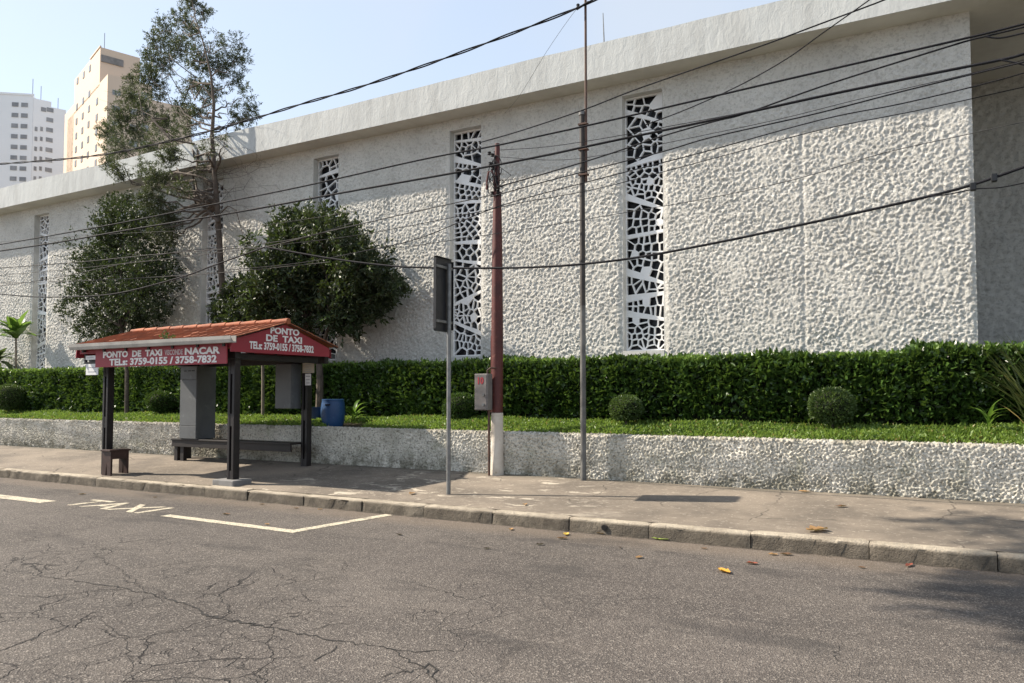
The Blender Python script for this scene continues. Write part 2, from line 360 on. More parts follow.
M['cable'] = mk('black_cable', (0.012, 0.012, 0.015), (0.022, 0.022, 0.026), 3, 0.8, spec=0.15)
M['cable_grey'] = mk('weathered_grey_cable', (0.09, 0.088, 0.086), (0.055, 0.054, 0.053), 3, 0.8, spec=0.15)
M['ceramic'] = mk('insulator_black', (0.012, 0.012, 0.013), None, 5, 0.35)
M['blue'] = mk('blue_plastic', (0.014, 0.052, 0.145), (0.018, 0.064, 0.17), 4, 0.42, c3=(0.05, 0.12, 0.24), s3=11, amt3=0.4)
M['blue_dark'] = mk('dark_blue_plastic', (0.012, 0.035, 0.085), (0.015, 0.042, 0.10), 4, 0.5)
M['bark'] = mk('grey_brown_bark', (0.105, 0.080, 0.062), (0.055, 0.043, 0.034), 9, 0.9, bump=0.9, bscale=34)
M['bark_pale'] = mk('pale_smooth_bark', (0.20, 0.165, 0.125), (0.13, 0.105, 0.08), 6, 0.85, bump=.5)
M['leaf_hedge'] = leafmat('hedge_leaves', (0.021, 0.047, 0.011), (0.055, 0.104, 0.020), 0.2, 0.30)
M['leaf_dark'] = leafmat('dark_broad_leaves', (0.018, 0.029, 0.011), (0.036, 0.052, 0.020), 0.14, 0.55)
M['leaf_mid'] = leafmat('green_broad_leaves', (0.036, 0.062, 0.018), (0.062, 0.098, 0.030), 0.25, 0.42)
M['leaf_olive'] = leafmat('olive_needles', (0.028, 0.035, 0.017), (0.052, 0.060, 0.029), 0.2, 0.55)
M['leaf_ball'] = leafmat('shrub_leaves', (0.045, 0.080, 0.020), (0.085, 0.128, 0.036), 0.22, 0.42)
M['leaf_cover'] = leafmat('ground_cover_leaves', (0.085, 0.150, 0.022), (0.160, 0.235, 0.045), 0.35, 0.45, (0.24, 0.20, 0.06))
M['leaf_big'] = leafmat('broad_bright_leaves', (0.070, 0.150, 0.020), (0.130, 0.220, 0.045), 0.35, 0.38)
M['leaf_blade'] = leafmat('blade_leaves', (0.040, 0.062, 0.018), (0.085, 0.100, 0.035), 0.2, 0.45, (0.22, 0.17, 0.06))
M['leaf_shoot'] = leafmat('sunlit_hedge_shoots', (0.075, 0.145, 0.022), (0.13, 0.21, 0.04), 0.35, 0.32)  # sunlight on the hedge top put into a lighter leaf green
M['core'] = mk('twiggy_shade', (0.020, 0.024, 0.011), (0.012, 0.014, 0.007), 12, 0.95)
M['tower_beige'] = mk('peach_tower_render', (0.68, 0.53, 0.41), (0.64, 0.50, 0.385), 0.08, 0.85)  # base colour paled to stand for haze over the distance
M['tower_white'] = mk('white_tower_render', (0.82, 0.83, 0.84), (0.78, 0.79, 0.80), 0.08, 0.85)
M['far_glass'] = mk('far_window_glass', (0.20, 0.205, 0.215), (0.30, 0.305, 0.315), 0.3, 0.25)
M['far_frame'] = mk('far_window_frame', (0.55, 0.54, 0.52), None, 0.5, 0.6)
M['louvre'] = mk('grey_louvre', (0.24, 0.22, 0.21), (0.17, 0.16, 0.15), 0.9, 0.7)

# ------------------------------------------------------------------ ground, road, pavement, kerb
def sheet(name, mat, x0, x1, y0, y1, zf, nx=2, ny=2):
    X, Y = np.meshgrid(np.linspace(x0, x1, nx), np.linspace(y0, y1, ny)); Z = zf(X, Y)
    V = np.stack([X, Y, Z], -1).reshape(-1, 3); i = np.arange(nx * ny).reshape(ny, nx)
    F = np.stack([i[:-1, :-1], i[:-1, 1:], i[1:, 1:], i[1:, :-1]], -1).reshape(-1, 4)
    return tag(raw_mesh(name, V, F, mat, smooth=True), kind='structure')
sheet('ground', M['ground'], -900, 900, -900, 900, lambda X, Y: X * 0 - 0.06)
sheet('road', M['asphalt'], -60, 40, 1.05, YK + 0.02, lambda X, Y: X * 0, 2, 2)
rng = np.random.default_rng(5)
sheet('pavement', M['pave'], -60, 40, YK + 0.13, 11.06, lambda X, Y: ZK + SL * (Y - YK) - 0.004, 2, 2)
sheet('near_pavement', M['pave'], -60, 40, -6.0, 0.92, lambda X, Y: X * 0 + 0.14, 2, 2)
def kerb(name, yf, sgn, z0, joints, width=0.15, hole=None):
    mb = MB(); r = random.Random(3)
    for a, b in zip(joints[:-1], joints[1:]):
        g = 0.004; n = max(2, int((b - a) / 0.07)); dz = r.uniform(-.006, .006); dy = r.uniform(-.006, .006)
        prof = [(0, -0.05), (0, z0 - 0.035), (0.008, z0 - 0.012), (0.028, z0), (width, z0 + 0.004), (width, -0.05)]
        V = []; m = len(prof)
        for i in range(n + 1):
            x = a + g + (b - a - 2 * g) * i / n; e = 0.012 if i in (0, n) else 0.0
            for j, (py, pz) in enumerate(prof):
                jy = r.uniform(-.007, .007) if 0 < j < 4 else 0; jz = r.uniform(-.006, .006) if 0 < j < 4 else 0
                chip = r.uniform(0, .03) if (j in (1, 2) and r.random() < .18) else 0
                V.append((x, yf + sgn * (py + dy + jy + chip + (e if j < 3 else 0)), pz + dz * (0 < j < 5) + jz - (e * .6 if 0 < j < 5 else 0)))
        F = [(i * m + j, i * m + j + 1, (i + 1) * m + j + 1, (i + 1) * m + j) for i in range(n) for j in range(m - 1)]
        F += [tuple(range(m)), tuple(n * m + j for j in range(m - 1, -1, -1))]
        mb.add(V, F)
    if hole:
        pass
    return tag(mb.build(name, M['kerb'], smooth=True), kind='structure')
jx = [-60]
vis = [atZ(x, 477 + .0955 * x, 0)[0] for x in (0, 48, 96, 160, 205, 247, 303, 361, 423, 491, 568, 648, 750, 869, 998)]
x = vis[0]; left = []
while x > -59: x -= 1.2; left.append(x)
joints = sorted(left + vis + [vis[-1] + 1.15 * i for i in range(1, 25)])
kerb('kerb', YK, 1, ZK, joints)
kerb('near_kerb', 1.06, -1, 0.145, [-60 + 1.2 * i for i in range(80)])
# drain outlet in the kerb face
pd = atZ(612, 525, 0.075)
mbp = MB(); mbp.tube([(pd[0], YK - 0.012, .08), (pd[0], YK + .10, .082)], .036, 16)
dr = mbp.build('drain_outlet', M['pole_dark'], smooth=True); tag(dr, 'round dark drain pipe mouth set in the kerb face', 'drain')
mbp = MB(); mbp.tube([(pd[0], YK - 0.0145, .08), (pd[0], YK - .013, .08)], .029, 16); mbp.build('pipe_mouth', M['slot'], dr)

# painted bay line and lettering
def ribbon(name, mat, pts, width, z=0.004, jit=0.004, kind='structure', step=.12, seed=1):
    r = random.Random(seed); V = []; F = []
    P = []
    for (a, b) in zip(pts[:-1], pts[1:]):
        a = np.array(a[:2]); b = np.array(b[:2]); n = max(1, int(np.linalg.norm(b - a) / step))
        P += [a + (b - a) * i / n for i in range(n)]
    P.append(np.array(pts[-1][:2])); m = len(P)
    for i in range(m):
        t0 = P[i] - P[max(i - 1, 0)]; t1 = P[min(i + 1, m - 1)] - P[i]
        t0 = t0 if np.linalg.norm(t0) > 1e-6 else t1; t1 = t1 if np.linalg.norm(t1) > 1e-6 else t0
        n0 = np.array([-t0[1], t0[0]]) / np.linalg.norm(t0); n1 = np.array([-t1[1], t1[0]]) / np.linalg.norm(t1)
        nn = n0 + n1; nn = nn / np.linalg.norm(nn); k = 1 / max(.5, nn @ n0)
        wd = width(i / (m - 1)) if callable(width) else width
        for s in (-1, 1):
            q = P[i] + nn * s * (wd / 2 * k + r.uniform(-jit, jit)); V.append((q[0], q[1], z))
    F = [(2 * i, 2 * i + 1, 2 * i + 3, 2 * i + 2) for i in range(m - 1)]
    mb = MB(); mb.add(V, F); o = mb.build(name, mat)
    if kind: tag(o, kind=kind)
    return o
ribbon('bay_line', M['paint'], [(-34, 6.60), (-11.72, 6.70)], .25)
ribbon('bay_line', M['paint'], [(-9.05, 6.72), (-6.66, 6.66), (-6.46, 8.22)], .15, seed=2)
tx = text_obj('road_lettering', 'TAXI', .80, M['paint'], None, (-11.38, 6.66, .004), (1, 0, 0), (0, 1, 0), bold=.012, ext=0.0, align='LEFT', fit=1.86)
tag(tx, kind='structure')
# the long crack and its branches in the worn asphalt
def crack(px, wmax, seed):
    r = random.Random(seed); P = [atZ(x, y, 0)[:2] for x, y in px]; Q = []
    for a, b in zip(P[:-1], P[1:]):
        n = max(2, int(np.linalg.norm(b - a) / .045))
        for i in range(n):
            Q.append(a + (b - a) * i / n + np.array([r.gauss(0, .016), r.gauss(0, .016)]))
    Q.append(P[-1])
    wv = [r.uniform(.35, 1) for _ in range(400)]
    return ribbon('road_crack', M['slot2'], Q, lambda t: 1.05 * wmax * wv[int(t * 399)] * (1 - .75 * abs(2 * t - 1) ** 2), z=.0035, jit=.0015, step=9, seed=seed)
M['slot2'] = mk('crack_dark', (0.016, 0.015, 0.014), (0.03, 0.028, 0.026), 20, 0.95)  # near-black colour of the crack strips
for i, (px, wd) in enumerate([
    ([(12, 572), (60, 579), (110, 586), (150, 594), (185, 604), (215, 617), (255, 624), (300, 634), (345, 642), (395, 650), (463, 651)], .022),
    ([(0, 595), (45, 597), (90, 592), (130, 588)], .013), ([(0, 645), (35, 640), (62, 628), (95, 615)], .013),
    ([(150, 594), (120, 570), (95, 556), (110, 545)], .010), ([(185, 604), (205, 595), (240, 588), (265, 577)], .011),
    ([(300, 634), (320, 626), (360, 622)], .008), ([(345, 642), (325, 655), (300, 668)], .012), ([(395, 650), (410, 662), (432, 667), (436, 683)], .016),
    ([(436, 683), (425, 668), (380, 676), (370, 683)], .012), ([(255, 624), (235, 640), (215, 655)], .008), ([(60, 579), (80, 566), (128, 560)], .008),
    ([(95, 615), (125, 640), (132, 662)], .010), ([(512, 590), (470, 600), (430, 588), (400, 580)], .007), ([(700, 604), (660, 598), (630, 599)], .006), ([(860, 470 + 205), (838, 662), (842, 640)], .006)]):
    crack(px, wd, 10 + i)

# ------------------------------------------------------------------ noise fields for the rough render
def bandnoise(ny, nx, step, lo, hi, seed, aniso=(1, 1)):
    g = np.random.default_rng(seed); a = g.standard_normal((ny, nx)); f = np.fft.rfft2(a)
    ky = np.fft.fftfreq(ny, step)[:, None] * aniso[1]; kx = np.fft.rfftfreq(nx, step)[None, :] * aniso[0]
    k = np.sqrt(kx ** 2 + ky ** 2); m = np.exp(-((np.log(k + 1e-6) - np.log(1 / math.sqrt(lo * hi))) / np.log(math.sqrt(hi / lo))) ** 2)
    o = np.fft.irfft2(f * m, s=(ny, nx)); return o / o.std()

# ------------------------------------------------------------------ the building
WY, WTOP, WX1 = 13.60, 7.586, 0.60
b_root = empty('rendered_building', (-12, WY, 1.1), 'long windowless white building of rough render with six tall lattice strips and flat roof', 'building')
WC = [-4.735 - 3.965 * i for i in range(6)]; WW, WZ0, WZ1 = .80, 2.45, 7.36
def big_wall():
    st = .019; x = np.arange(-32, WX1 + st / 2, st); x = x - (x[-1] - WX1); z = np.arange(1.6, WTOP + .05, st)
    nx, nz = len(x), len(z); X, Z = np.meshgrid(x, z)
    # trowel-flicked render: torn lumps of several sizes with sharp lips
    def fbm(seed, lo, hi, slope, an=(1, 1)):
        g = np.random.default_rng(seed); ky = np.fft.fftfreq(nz, st)[:, None] * an[1]; kx = np.fft.rfftfreq(nx, st)[None, :] * an[0]
        k = np.sqrt(kx ** 2 + ky ** 2) + 1e-6; m = k ** -slope * np.exp(-(k * lo) ** 4) * (1 - np.exp(-(k * hi) ** 4))
        o = np.fft.irfft2(np.fft.rfft2(g.standard_normal((nz, nx))) * m, s=(nz, nx)); return o / o.std()
    n1 = fbm(1, .024, .155, .9, (1, 1.12)); n2 = fbm(2, .026, .12, .9); n3 = fbm(3, .022, .06, .4); n4 = fbm(4, .026, .14, .9, (1.2, 1)); amp = 1 + .13 * bandnoise(nz, nx, st, .8, 2.2, 8)
    D = .0044 * n1 + .0054 * (.8 - np.abs(n2)) + .0045 * np.clip(n4, -1, 2.5) + .0034 * n3
    D = D * np.clip(amp, .5, 1.5)
    # the top courses are a finer spatter
    big = np.clip((6.9 - Z) / .9, 0.7, 1); D = D * big
    keep = np.ones((nz - 1, nx - 1), bool); edge = np.ones_like(X)
    for c in WC:
        a, b = c - WW / 2, c + WW / 2
        d = np.maximum(np.maximum(a - X, X - b), np.maximum(WZ0 - .1 - Z, Z - WZ1))
        edge = np.minimum(edge, np.clip(d / .09, 0, 1))
        xc = (x[:-1] + x[1:]) / 2; zc = (z[:-1] + z[1:]) / 2
        keep &= ~(((xc > a) & (xc < b))[None, :] & ((zc > WZ0 - .1) & (zc < WZ1))[:, None])
    for px in (390, 258, 803):
        s = at(px, 220, WY)[0]; edge = np.minimum(edge, np.clip((np.abs(X - s) - .004) / .03, 0.55, 1))
    edge = np.minimum(edge, np.clip((WX1 - X) / .05, .35, 1))
    Y = WY - (D + .02) * edge
    V = np.stack([X, Y, Z], -1).reshape(-1, 3); i = np.arange(nx * nz).reshape(nz, nx)
    F = np.stack([i[:-1, :-1], i[:-1, 1:], i[1:, 1:], i[1:, :-1]], -1)[keep]
    raw_mesh('wall', V, F, M['wall'], b_root, smooth=True)
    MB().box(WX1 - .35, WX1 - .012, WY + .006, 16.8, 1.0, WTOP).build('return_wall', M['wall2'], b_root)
big_wall()
def recess():
    st = .05; x = np.arange(WX1 - .3, 9, st); z = np.arange(1.0, WTOP + .05, st); X, Z = np.meshgrid(x, z); nz, nx = X.shape
    D = .022 * np.tanh(1.5 * bandnoise(nz, nx, st, .11, .25, 4)); Y = 16.8 - D
    V = np.stack([X, Y, Z], -1).reshape(-1, 3); i = np.arange(nx * nz).reshape(nz, nx)
    F = np.stack([i[:-1, :-1], i[:-1, 1:], i[1:, 1:], i[1:, :-1]], -1).reshape(-1, 4)
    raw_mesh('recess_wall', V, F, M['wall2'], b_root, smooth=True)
recess()
def roof_slab():
    mb = MB(); r = random.Random(9); y0 = 13.08; xs = np.arange(-38, 9.1, .5)
    top = [8.235 + .012 * math.sin(.7 * q) + r.uniform(-.006, .006) for q in xs]
    for i in range(len(xs) - 1):
        pass
    V = []; n = len(xs)
    for q, t in zip(xs, top): V += [(q, y0, WTOP + .004), (q, y0 + r.uniform(-.004, .004), t), (q, 24, t)]
    F = []
    for i in range(n - 1):
        a = 3 * i; b = a + 3; F += [(a, b, b + 1, a + 1), (a + 1, b + 1, b + 2, a + 2)]
    F += [(0, 1, 2), (3 * n - 3, 3 * n - 1, 3 * n - 2)]
    mb.add(V, F); mb.build('roof_edge', M['fascia'], b_root)
    MB().add([(-38, y0, WTOP), (9, y0, WTOP), (9, 24, WTOP), (-38, 24, WTOP)], [(0, 1, 2, 3)]).build('soffit', M['soffit'], b_root)
roof_slab()
box_obj('rear_wall', M['wall2'], b_root, -34, 9, 23.7, 23.95, -.05, WTOP - .01)
box_obj('end_wall', M['wall2'], b_root, -34.25, -33.99, WY, 23.7, -.05, WTOP - .01)
def clip_poly(poly, n, c):       # keep n.p <= c
    out = []
    for i in range(len(poly)):
        p, q = poly[i], poly[(i + 1) % len(poly)]; dp = p @ n - c; dq = q @ n - c
        if dp <= 0: out.append(p)
        if dp * dq < 0: out.append(p + (q - p) * (dp / (dp - dq)))
    return out
def lattice_mesh(cx, seed):
    r = random.Random(seed); mb = MB(); yf = WY + .17
    x0, x1 = cx - WW / 2, cx + WW / 2
    def slab(P, d=.05): y = yf + r.uniform(0, .004); mb.prism([(p[0], y, p[1]) for p in P], (0, d, 0))
    def rib(p, q, wd):
        p = np.array(p); q = np.array(q); e = q - p; Ln = np.linalg.norm(e)
        if Ln < 1e-4: return
        e = e / Ln; n = np.array([-e[1], e[0]]) * wd / 2; p = p - e * wd * .3; q = q + e * wd * .3
        p[0] = min(max(p[0], x0), x1); q[0] = min(max(q[0], x0), x1)
        k = r.uniform(.75, 1.35); slab([p - n, q - n * k, q + n * k, p + n], .045 + r.uniform(0, .006))
    cur = WZ0; bounds = []
    while cur < WZ1 - .25:
        cur += r.uniform(.30, 1.0); sl = r.choice([-1, 1]) * r.uniform(.02, .17); th = [r.uniform(.012, .04), r.uniform(.05, .14)]; r.shuffle(th); bounds.append((cur - sl, cur + sl, tuple(th)))
    bands = []; lo = (WZ0 + .02, WZ0 + .02)
    for (a, b, th) in bounds:
        a = min(a, WZ1 - .05); b = min(b, WZ1 - .05)
        if a - lo[0] < .12 or b - lo[1] < .12: continue
        if a > WZ1 - .2 and b > WZ1 - .2: break
        bands.append((lo, (a, b))); nl = (min(a + th[0], WZ1 - .04), min(b + th[1], WZ1 - .04))
        slab([(x0, a), (x1, b), (x1, nl[1]), (x0, nl[0])]); lo = nl
    bands.append((lo, (WZ1 - .02, WZ1 - .02)))
    slab([(x0, WZ0), (x1, WZ0), (x1, WZ0 + .022), (x0, WZ0 + .022)]); slab([(x0, WZ1 - .022), (x1, WZ1 - .022), (x1, WZ1), (x0, WZ1)])
    slab([(x0, WZ0), (x0 + .02, WZ0), (x0 + .02, WZ1), (x0, WZ1)]); slab([(x1 - .02, WZ0), (x1, WZ0), (x1, WZ1), (x1 - .02, WZ1)])
    done = set()
    for (lo, hi) in bands:
        poly0 = [np.array(p) for p in ((x0, lo[0]), (x1, lo[1]), (x1, hi[1]), (x0, hi[0]))]
        hm = ((hi[0] + hi[1]) - (lo[0] + lo[1])) / 2; style = r.choice(['row', 'mix'])
        nr = max(1, round(hm / r.uniform(.10, .17))); seeds = []
        for j in range(nr):
            nc = r.choice([3, 4, 5, 6, 7]); off = r.uniform(-.5, .5)
            for i in range(nc):
                u = (i + .5 + off * .5 + r.uniform(-.33, .33)) / nc; v = (j + .5 + r.uniform(-.17, .17) * (2.8 if style == 'mix' else .8)) / nr
                if not 0.02 < u < .98: continue
                zl = lo[0] + (lo[1] - lo[0]) * u; zh = hi[0] + (hi[1] - hi[0]) * u
                seeds.append(np.array([x0 + (x1 - x0) * u, zl + (zh - zl) * v]))
        for i, s in enumerate(seeds):
            P = poly0
            for j, q in enumerate(seeds):
                if i == j or np.abs(q - s).max() > .5: continue
                n = q - s; P = clip_poly(P, n, n @ (s + q) / 2)
                if len(P) < 3: break
            if len(P) < 3: continue
            if r.random() < .035: slab(P)
            for k in range(len(P)):
                p, q = P[k], P[(k + 1) % len(P)]; m = (p + q) / 2; key = (round(m[0], 3), round(m[1], 3))
                if key in done: continue
                done.add(key); rib(p, q, r.uniform(.019, .029))
    return mb
for wi, cx in enumerate(WC):
    x0, x1 = cx - WW / 2, cx + WW / 2; mb = MB(); t = .016
    mb.box(x0 - t, x0, WY - .004, WY + .34, WZ0 - .1, WZ1 + t); mb.box(x1, x1 + t, WY - .004, WY + .34, WZ0 - .1, WZ1 + t)
    mb.box(x0, x1, WY - .004, WY + .34, WZ1, WZ1 + t); mb.box(x0, x1, WY - .03, WY + .34, WZ0 - .12, WZ0)
    wo = mb.build('window', M['reveal'], b_root)
    lattice_mesh(cx, 40 + wi).build('lattice', M['lattice'], wo)
    box_obj('pane', M['dark_glass'], wo, x0 + .001, x1 - .001, WY + .30, WY + .32, WZ0 + .001, WZ1 - .001)
a0 = at(604, 39, 13.6); a1 = at(603, 13, 13.6)
MB().tube([a0 + np.array([0, 0, -.35]), a0, a1], [.014, .013, .008], 6).build('antenna', M['galv'], b_root)

# ------------------------------------------------------------------ low retaining wall with planting bed
RY = 10.95
def low_wall():
    st = .0145; x = np.arange(-25, 4, st); zt = 1.01; prof = [(0.0, z) for z in np.arange(.18, zt - .03, st)]
    prof += [(.006, zt - .02), (.02, zt - .006), (.045, zt)] + [(.045 + .035 * i, zt) for i in range(1, 5)]
    prof = np.array(prof); nx, nz = len(x), len(prof)
    h = bandnoise(nz + 40, nx, st, .035, .085, 11)[:nz]; f = bandnoise(nz + 40, nx, st, .03, .045, 12)[:nz]; g = bandnoise(nz + 40, nx, st, .3, .9, 13)[:nz]
    h2 = bandnoise(nz + 40, nx, st, .06, .14, 14)[:nz]
    D = .007 * h + .008 * (.8 - np.abs(h2)) + .006 * f + .0025 * g
    X = np.repeat(x[None, :], nz, 0) + .004 * f; Y = RY + prof[:, 0:1] - D * np.where(prof[:, 1:2] < zt - .01, 1, .4); Z = prof[:, 1:2] + D * np.where(prof[:, 1:2] < zt - .025, .25, .9)
    V = np.stack([X, Y, np.broadcast_to(Z, X.shape)], -1).reshape(-1, 3); i = np.arange(nx * nz).reshape(nz, nx)
    F = np.stack([i[:-1, :-1], i[:-1, 1:], i[1:, 1:], i[1:, :-1]], -1).reshape(-1, 4)
    o = raw_mesh('retaining_wall', V, F, M['low'], smooth=True)
    tag(o, 'low rough pebbledash wall along the back of the pavement holding up the planted bed', 'wall')
low_wall()
def zbed(Y): return 1.0 + .10 * np.clip((Y - 11.1) / 1.2, 0, 1)
sheet('planting_bed', M['soil'], -34, 6, RY + .14, WY + .05, lambda X, Y: zbed(Y) - .02, 2, 12)

# ------------------------------------------------------------------ foliage
def unit(a): return a / (np.linalg.norm(a, axis=-1, keepdims=True) + 1e-9)
def leaves(P, D, Lm, Wm, g, jit=.5, fold=.18, up=.35):
    n = len(P); d = unit(D + g.standard_normal((n, 3)) * jit)
    nn = g.standard_normal((n, 3)) * .7 + np.array([0, 0, up]); s = unit(np.cross(d, nn)); nn = np.cross(s, d)
    Ln = Lm * g.uniform(.65, 1.25, (n, 1)); W = Wm * g.uniform(.7, 1.2, (n, 1)) / 2; fo = Ln * g.uniform(-fold, fold, (n, 1))
    V = np.stack([P, P + d * Ln * .45 + s * W + nn * fo, P + d * Ln - nn * fo * .5, P + d * Ln * .45 - s * W + nn * fo], 1).reshape(-1, 3)
    F = np.arange(4 * n).reshape(n, 4)
    return V, F
def sprigs(P, O, per, slen, Lm, Wm, g, spread=.75):
    """P sprig roots, O outward directions -> leaves set along each sprig"""
    n = len(P); t = g.uniform(.05, 1, (n, per, 1)) * slen * g.uniform(.6, 1.2, (n, 1, 1))
    pos = P[:, None, :] + O[:, None, :] * t + g.standard_normal((n, per, 3)) * .012
    d = O[:, None, :] * .7 + g.standard_normal((n, per, 3)) * spread
    return leaves(pos.reshape(-1, 3), unit(d.reshape(-1, 3)), Lm, Wm, g, .25)
def lump(P, f, seed):
    g = np.random.default_rng(seed); o = 0
    for k in range(6):
        d = unit(g.standard_normal(3)); o = o + np.sin(P @ d * f * g.uniform(.7, 1.5) + g.uniform(0, 6.28))
    return o / 2.2
# clipped hedge
HX0, HX1, HY0, HY1 = -33, 4.5, 12.40, 13.34
def hedge_top(x): return 2.285 - .0055 * (x + 20) + np.where(x > -.3, .07, 0)
def build_hedge():
    root = empty('hedge', (-10, 12.85, 1.1), 'long clipped dark green hedge running along the foot of the white wall', 'hedge')
    g = np.random.default_rng(21); N = 86000
    x = HX0 + (HX1 - HX0) * g.uniform(0, 1, N) ** .78; face = g.uniform(0, 1, N); fr = face < .70
    ht = hedge_top(x); lowz = 1.02
    zz = lowz + (ht - lowz) * g.uniform(0, 1, N); dp = np.abs(g.normal(0, .10, N))
    P = np.stack([x, np.where(fr, HY0 + dp, g.uniform(HY0, HY1, N)), np.where(fr, zz, ht - dp * .8)], 1)
    bl = lump(P, 3.2, 1) * .045 + lump(P, 9, 2) * .028
    P[:, 1] += np.where(fr, -bl, 0); P[:, 2] += np.where(fr, 0, bl * 1.1)
    # soft rounded arris
    ed = np.clip(1 - (ht - P[:, 2]) / .14, 0, 1); P[:, 1] += np.where(fr, ed ** 2 * .10, 0)
    keep = (lump(P, 7, 3) + g.normal(0, .5, N) > -1.5) & ~(fr & (P[:, 2] < 1.25) & (g.uniform(0, 1, N) < .5))
    P = P[keep]; frk = fr[keep]
    O = np.where(frk[:, None], np.array([[0, -.75, .42]]), np.array([[0, -.25, .95]])) + g.standard_normal(P.shape) * .45
    V, F = leaves(P, unit(O), 0.112, .068, g, .45, .16, .45)
    raw_mesh('foliage', V, F, M['leaf_hedge'], root)
    # shoots standing above the cut
    n = 3200; xs = HX0 + (HX1 - HX0) * g.uniform(0, 1, n) ** .78; Q = np.stack([xs, g.uniform(HY0, HY1, n), hedge_top(xs) - .01], 1)
    V, F = sprigs(Q, unit(np.stack([g.normal(0, .3, n), g.normal(-.1, .3, n), np.ones(n)], 1)), 5, .085, .075, .042, g)
    raw_mesh('shoots', V, F, M['leaf_shoot'], root)
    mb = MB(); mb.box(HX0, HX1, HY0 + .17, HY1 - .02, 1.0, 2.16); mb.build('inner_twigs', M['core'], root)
build_hedge()
# ground cover in front of the hedge
def ground_cover():
    g = np.random.default_rng(22); N = 92000
    x = HX0 + (6 - HX0) * g.uniform(0, 1, N) ** .8; y = RY + .10 + (1.38) * g.uniform(0, 1, N)
    t = lump(np.stack([x, y, x * 0], 1), 3.0, 5)
    hgt = np.clip(.085 + .03 * t, .02, .2) * np.clip((y - RY - .03) / .22, .3, 1)
    P = np.stack([x, y, zbed(y) - .01 + hgt * g.uniform(0.1, 1, N)], 1)
    keep = ~((x > -10.25) & (x < -9.4) & (y < 11.62)); keep &= (t + g.normal(0, .4, N) > -1.35)
    P = P[keep]; n = len(P)
    O = np.stack([g.normal(0, .6, n), g.normal(-.35, .5, n), np.full(n, .7)], 1)
    V, F = leaves(P, unit(O), .060, .032, g, .35, .15, .8)
    # taller grass stems
    n2 = 800; x2 = HX0 + (6 - HX0) * g.uniform(0, 1, n2) ** .8; y2 = g.uniform(11.5, 12.4, n2)
    P2 = np.stack([x2, y2, zbed(y2)], 1); V2, F2 = leaves(P2, unit(np.stack([g.normal(0, .35, n2), g.normal(-.2, .3, n2), np.ones(n2)], 1)), .17, .012, g, .1)
    o = raw_mesh('ground_cover', np.concatenate([V, V2]), np.concatenate([F, F2 + len(V)]), M['leaf_cover'])
    tag(o, 'bright green ground cover plants filling the strip in front of the hedge', 'ground cover', kind='stuff')
ground_cover()
# clipped ball shrubs
def ball(px, py, wpx, hpx, Y, label, seed, mat='leaf_ball'):
    c = at(px, py, Y); dep = (c - _O) @ _F; rx = wpx / 2 * dep / FPX; rz = hpx / 2 * dep / FPX; g = np.random.default_rng(seed)
    root = empty('ball_shrub', (c[0], c[1], float(zbed(Y))), label, 'shrub', 'clipped ball shrubs in front of the hedge')
    N = int(2600 * (rx / .3) ** 2) + 900; d = unit(g.standard_normal((N, 3)))
    rad = 1 - np.abs(g.normal(0, .09, N)) + .05 * lump(d, 5, seed)
    P = c + d * np.array([rx, rx, rz]) * rad[:, None]
    P[:, 2] = np.maximum(P[:, 2], zbed(Y) + .02)
    V, F = leaves(P, unit(d + np.array([0, 0, .25])), .048, .022, g, .55)
    raw_mesh('foliage', V, F, M[mat], root)
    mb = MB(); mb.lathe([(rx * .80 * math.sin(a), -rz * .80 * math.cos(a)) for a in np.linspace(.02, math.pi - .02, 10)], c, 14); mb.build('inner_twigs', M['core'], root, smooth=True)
    MB().tube([(c[0], c[1], zbed(Y) - .03), (c[0], c[1], c[2])], .025, 6).build('stem', M['bark'], root)
ball(626, 408, 32, 24, 12.0, 'small clipped ball shrub to the right of the tall thin pole', 31)
ball(832, 406, 43, 36, 11.95, 'larger ball shrub nearest the right end of the hedge', 32)
ball(460, 406, 34, 25, 12.05, 'dark ball shrub between the sign post and the meter box', 33, 'leaf_hedge')
ball(161, 402, 27, 21, 12.1, 'small ball shrub under the taxi shelter beside the grey locker', 34, 'leaf_hedge')
ball(9, 397, 28, 25, 12.1, 'ball shrub at the far left end of the hedge below the palm-like plant', 35)

# ------------------------------------------------------------------ trees
def lobes_px(lst, Y, dz, seed):
    g = np.random.default_rng(seed); out = []
    for (px, py, rp) in lst:
        Yl = Y + g.uniform(-dz, dz); c = at(px, py, Yl); dep = (c - _O) @ _F; out.append((c, rp * dep / FPX))
    return out
def crown(lobes, n, per, slen, Lm, Wm, seed, gap=-1.0, shell=.5, spread=.75, upb=.2, flat=1.0):
    g = np.random.default_rng(seed); rr = np.array([r for _, r in lobes]); C = np.array([c for c, _ in lobes])
    idx = g.choice(len(lobes), n, p=rr ** 2 / (rr ** 2).sum()); d = unit(g.standard_normal((n, 3)))
    q = g.uniform(0, 1, n) ** shell; P = C[idx] + d * np.array([1, 1, flat]) * (rr[idx] * q * (1 + .12 * g.standard_normal(n)))[:, None]
    keep = lump(P, 5.0, seed + 1) + g.normal(0, .35, n) > gap; P = P[keep]; d = d[keep]
    O = unit(d + g.standard_normal(P.shape) * .45 + np.array([0, 0, upb]))
    return sprigs(P, O, per, slen, Lm, Wm, g, spread)
def limb(mb, a, b, r0, r1, g, sag=.0, n=7, jit=.04):
    a = np.array(a, float); b = np.array(b, float); Ld = np.linalg.norm(b - a); P = []
    for i in range(n + 1):
        t = i / n; p = a + (b - a) * t; p[2] += sag * Ld * math.sin(math.pi * t)
        if 0 < i < n: p = p + g.standard_normal(3) * jit * Ld * .5
        P.append(p)
    mb.tube(P, [r0 + (r1 - r0) * (i / n) for i in range(n + 1)], 6, True); return P
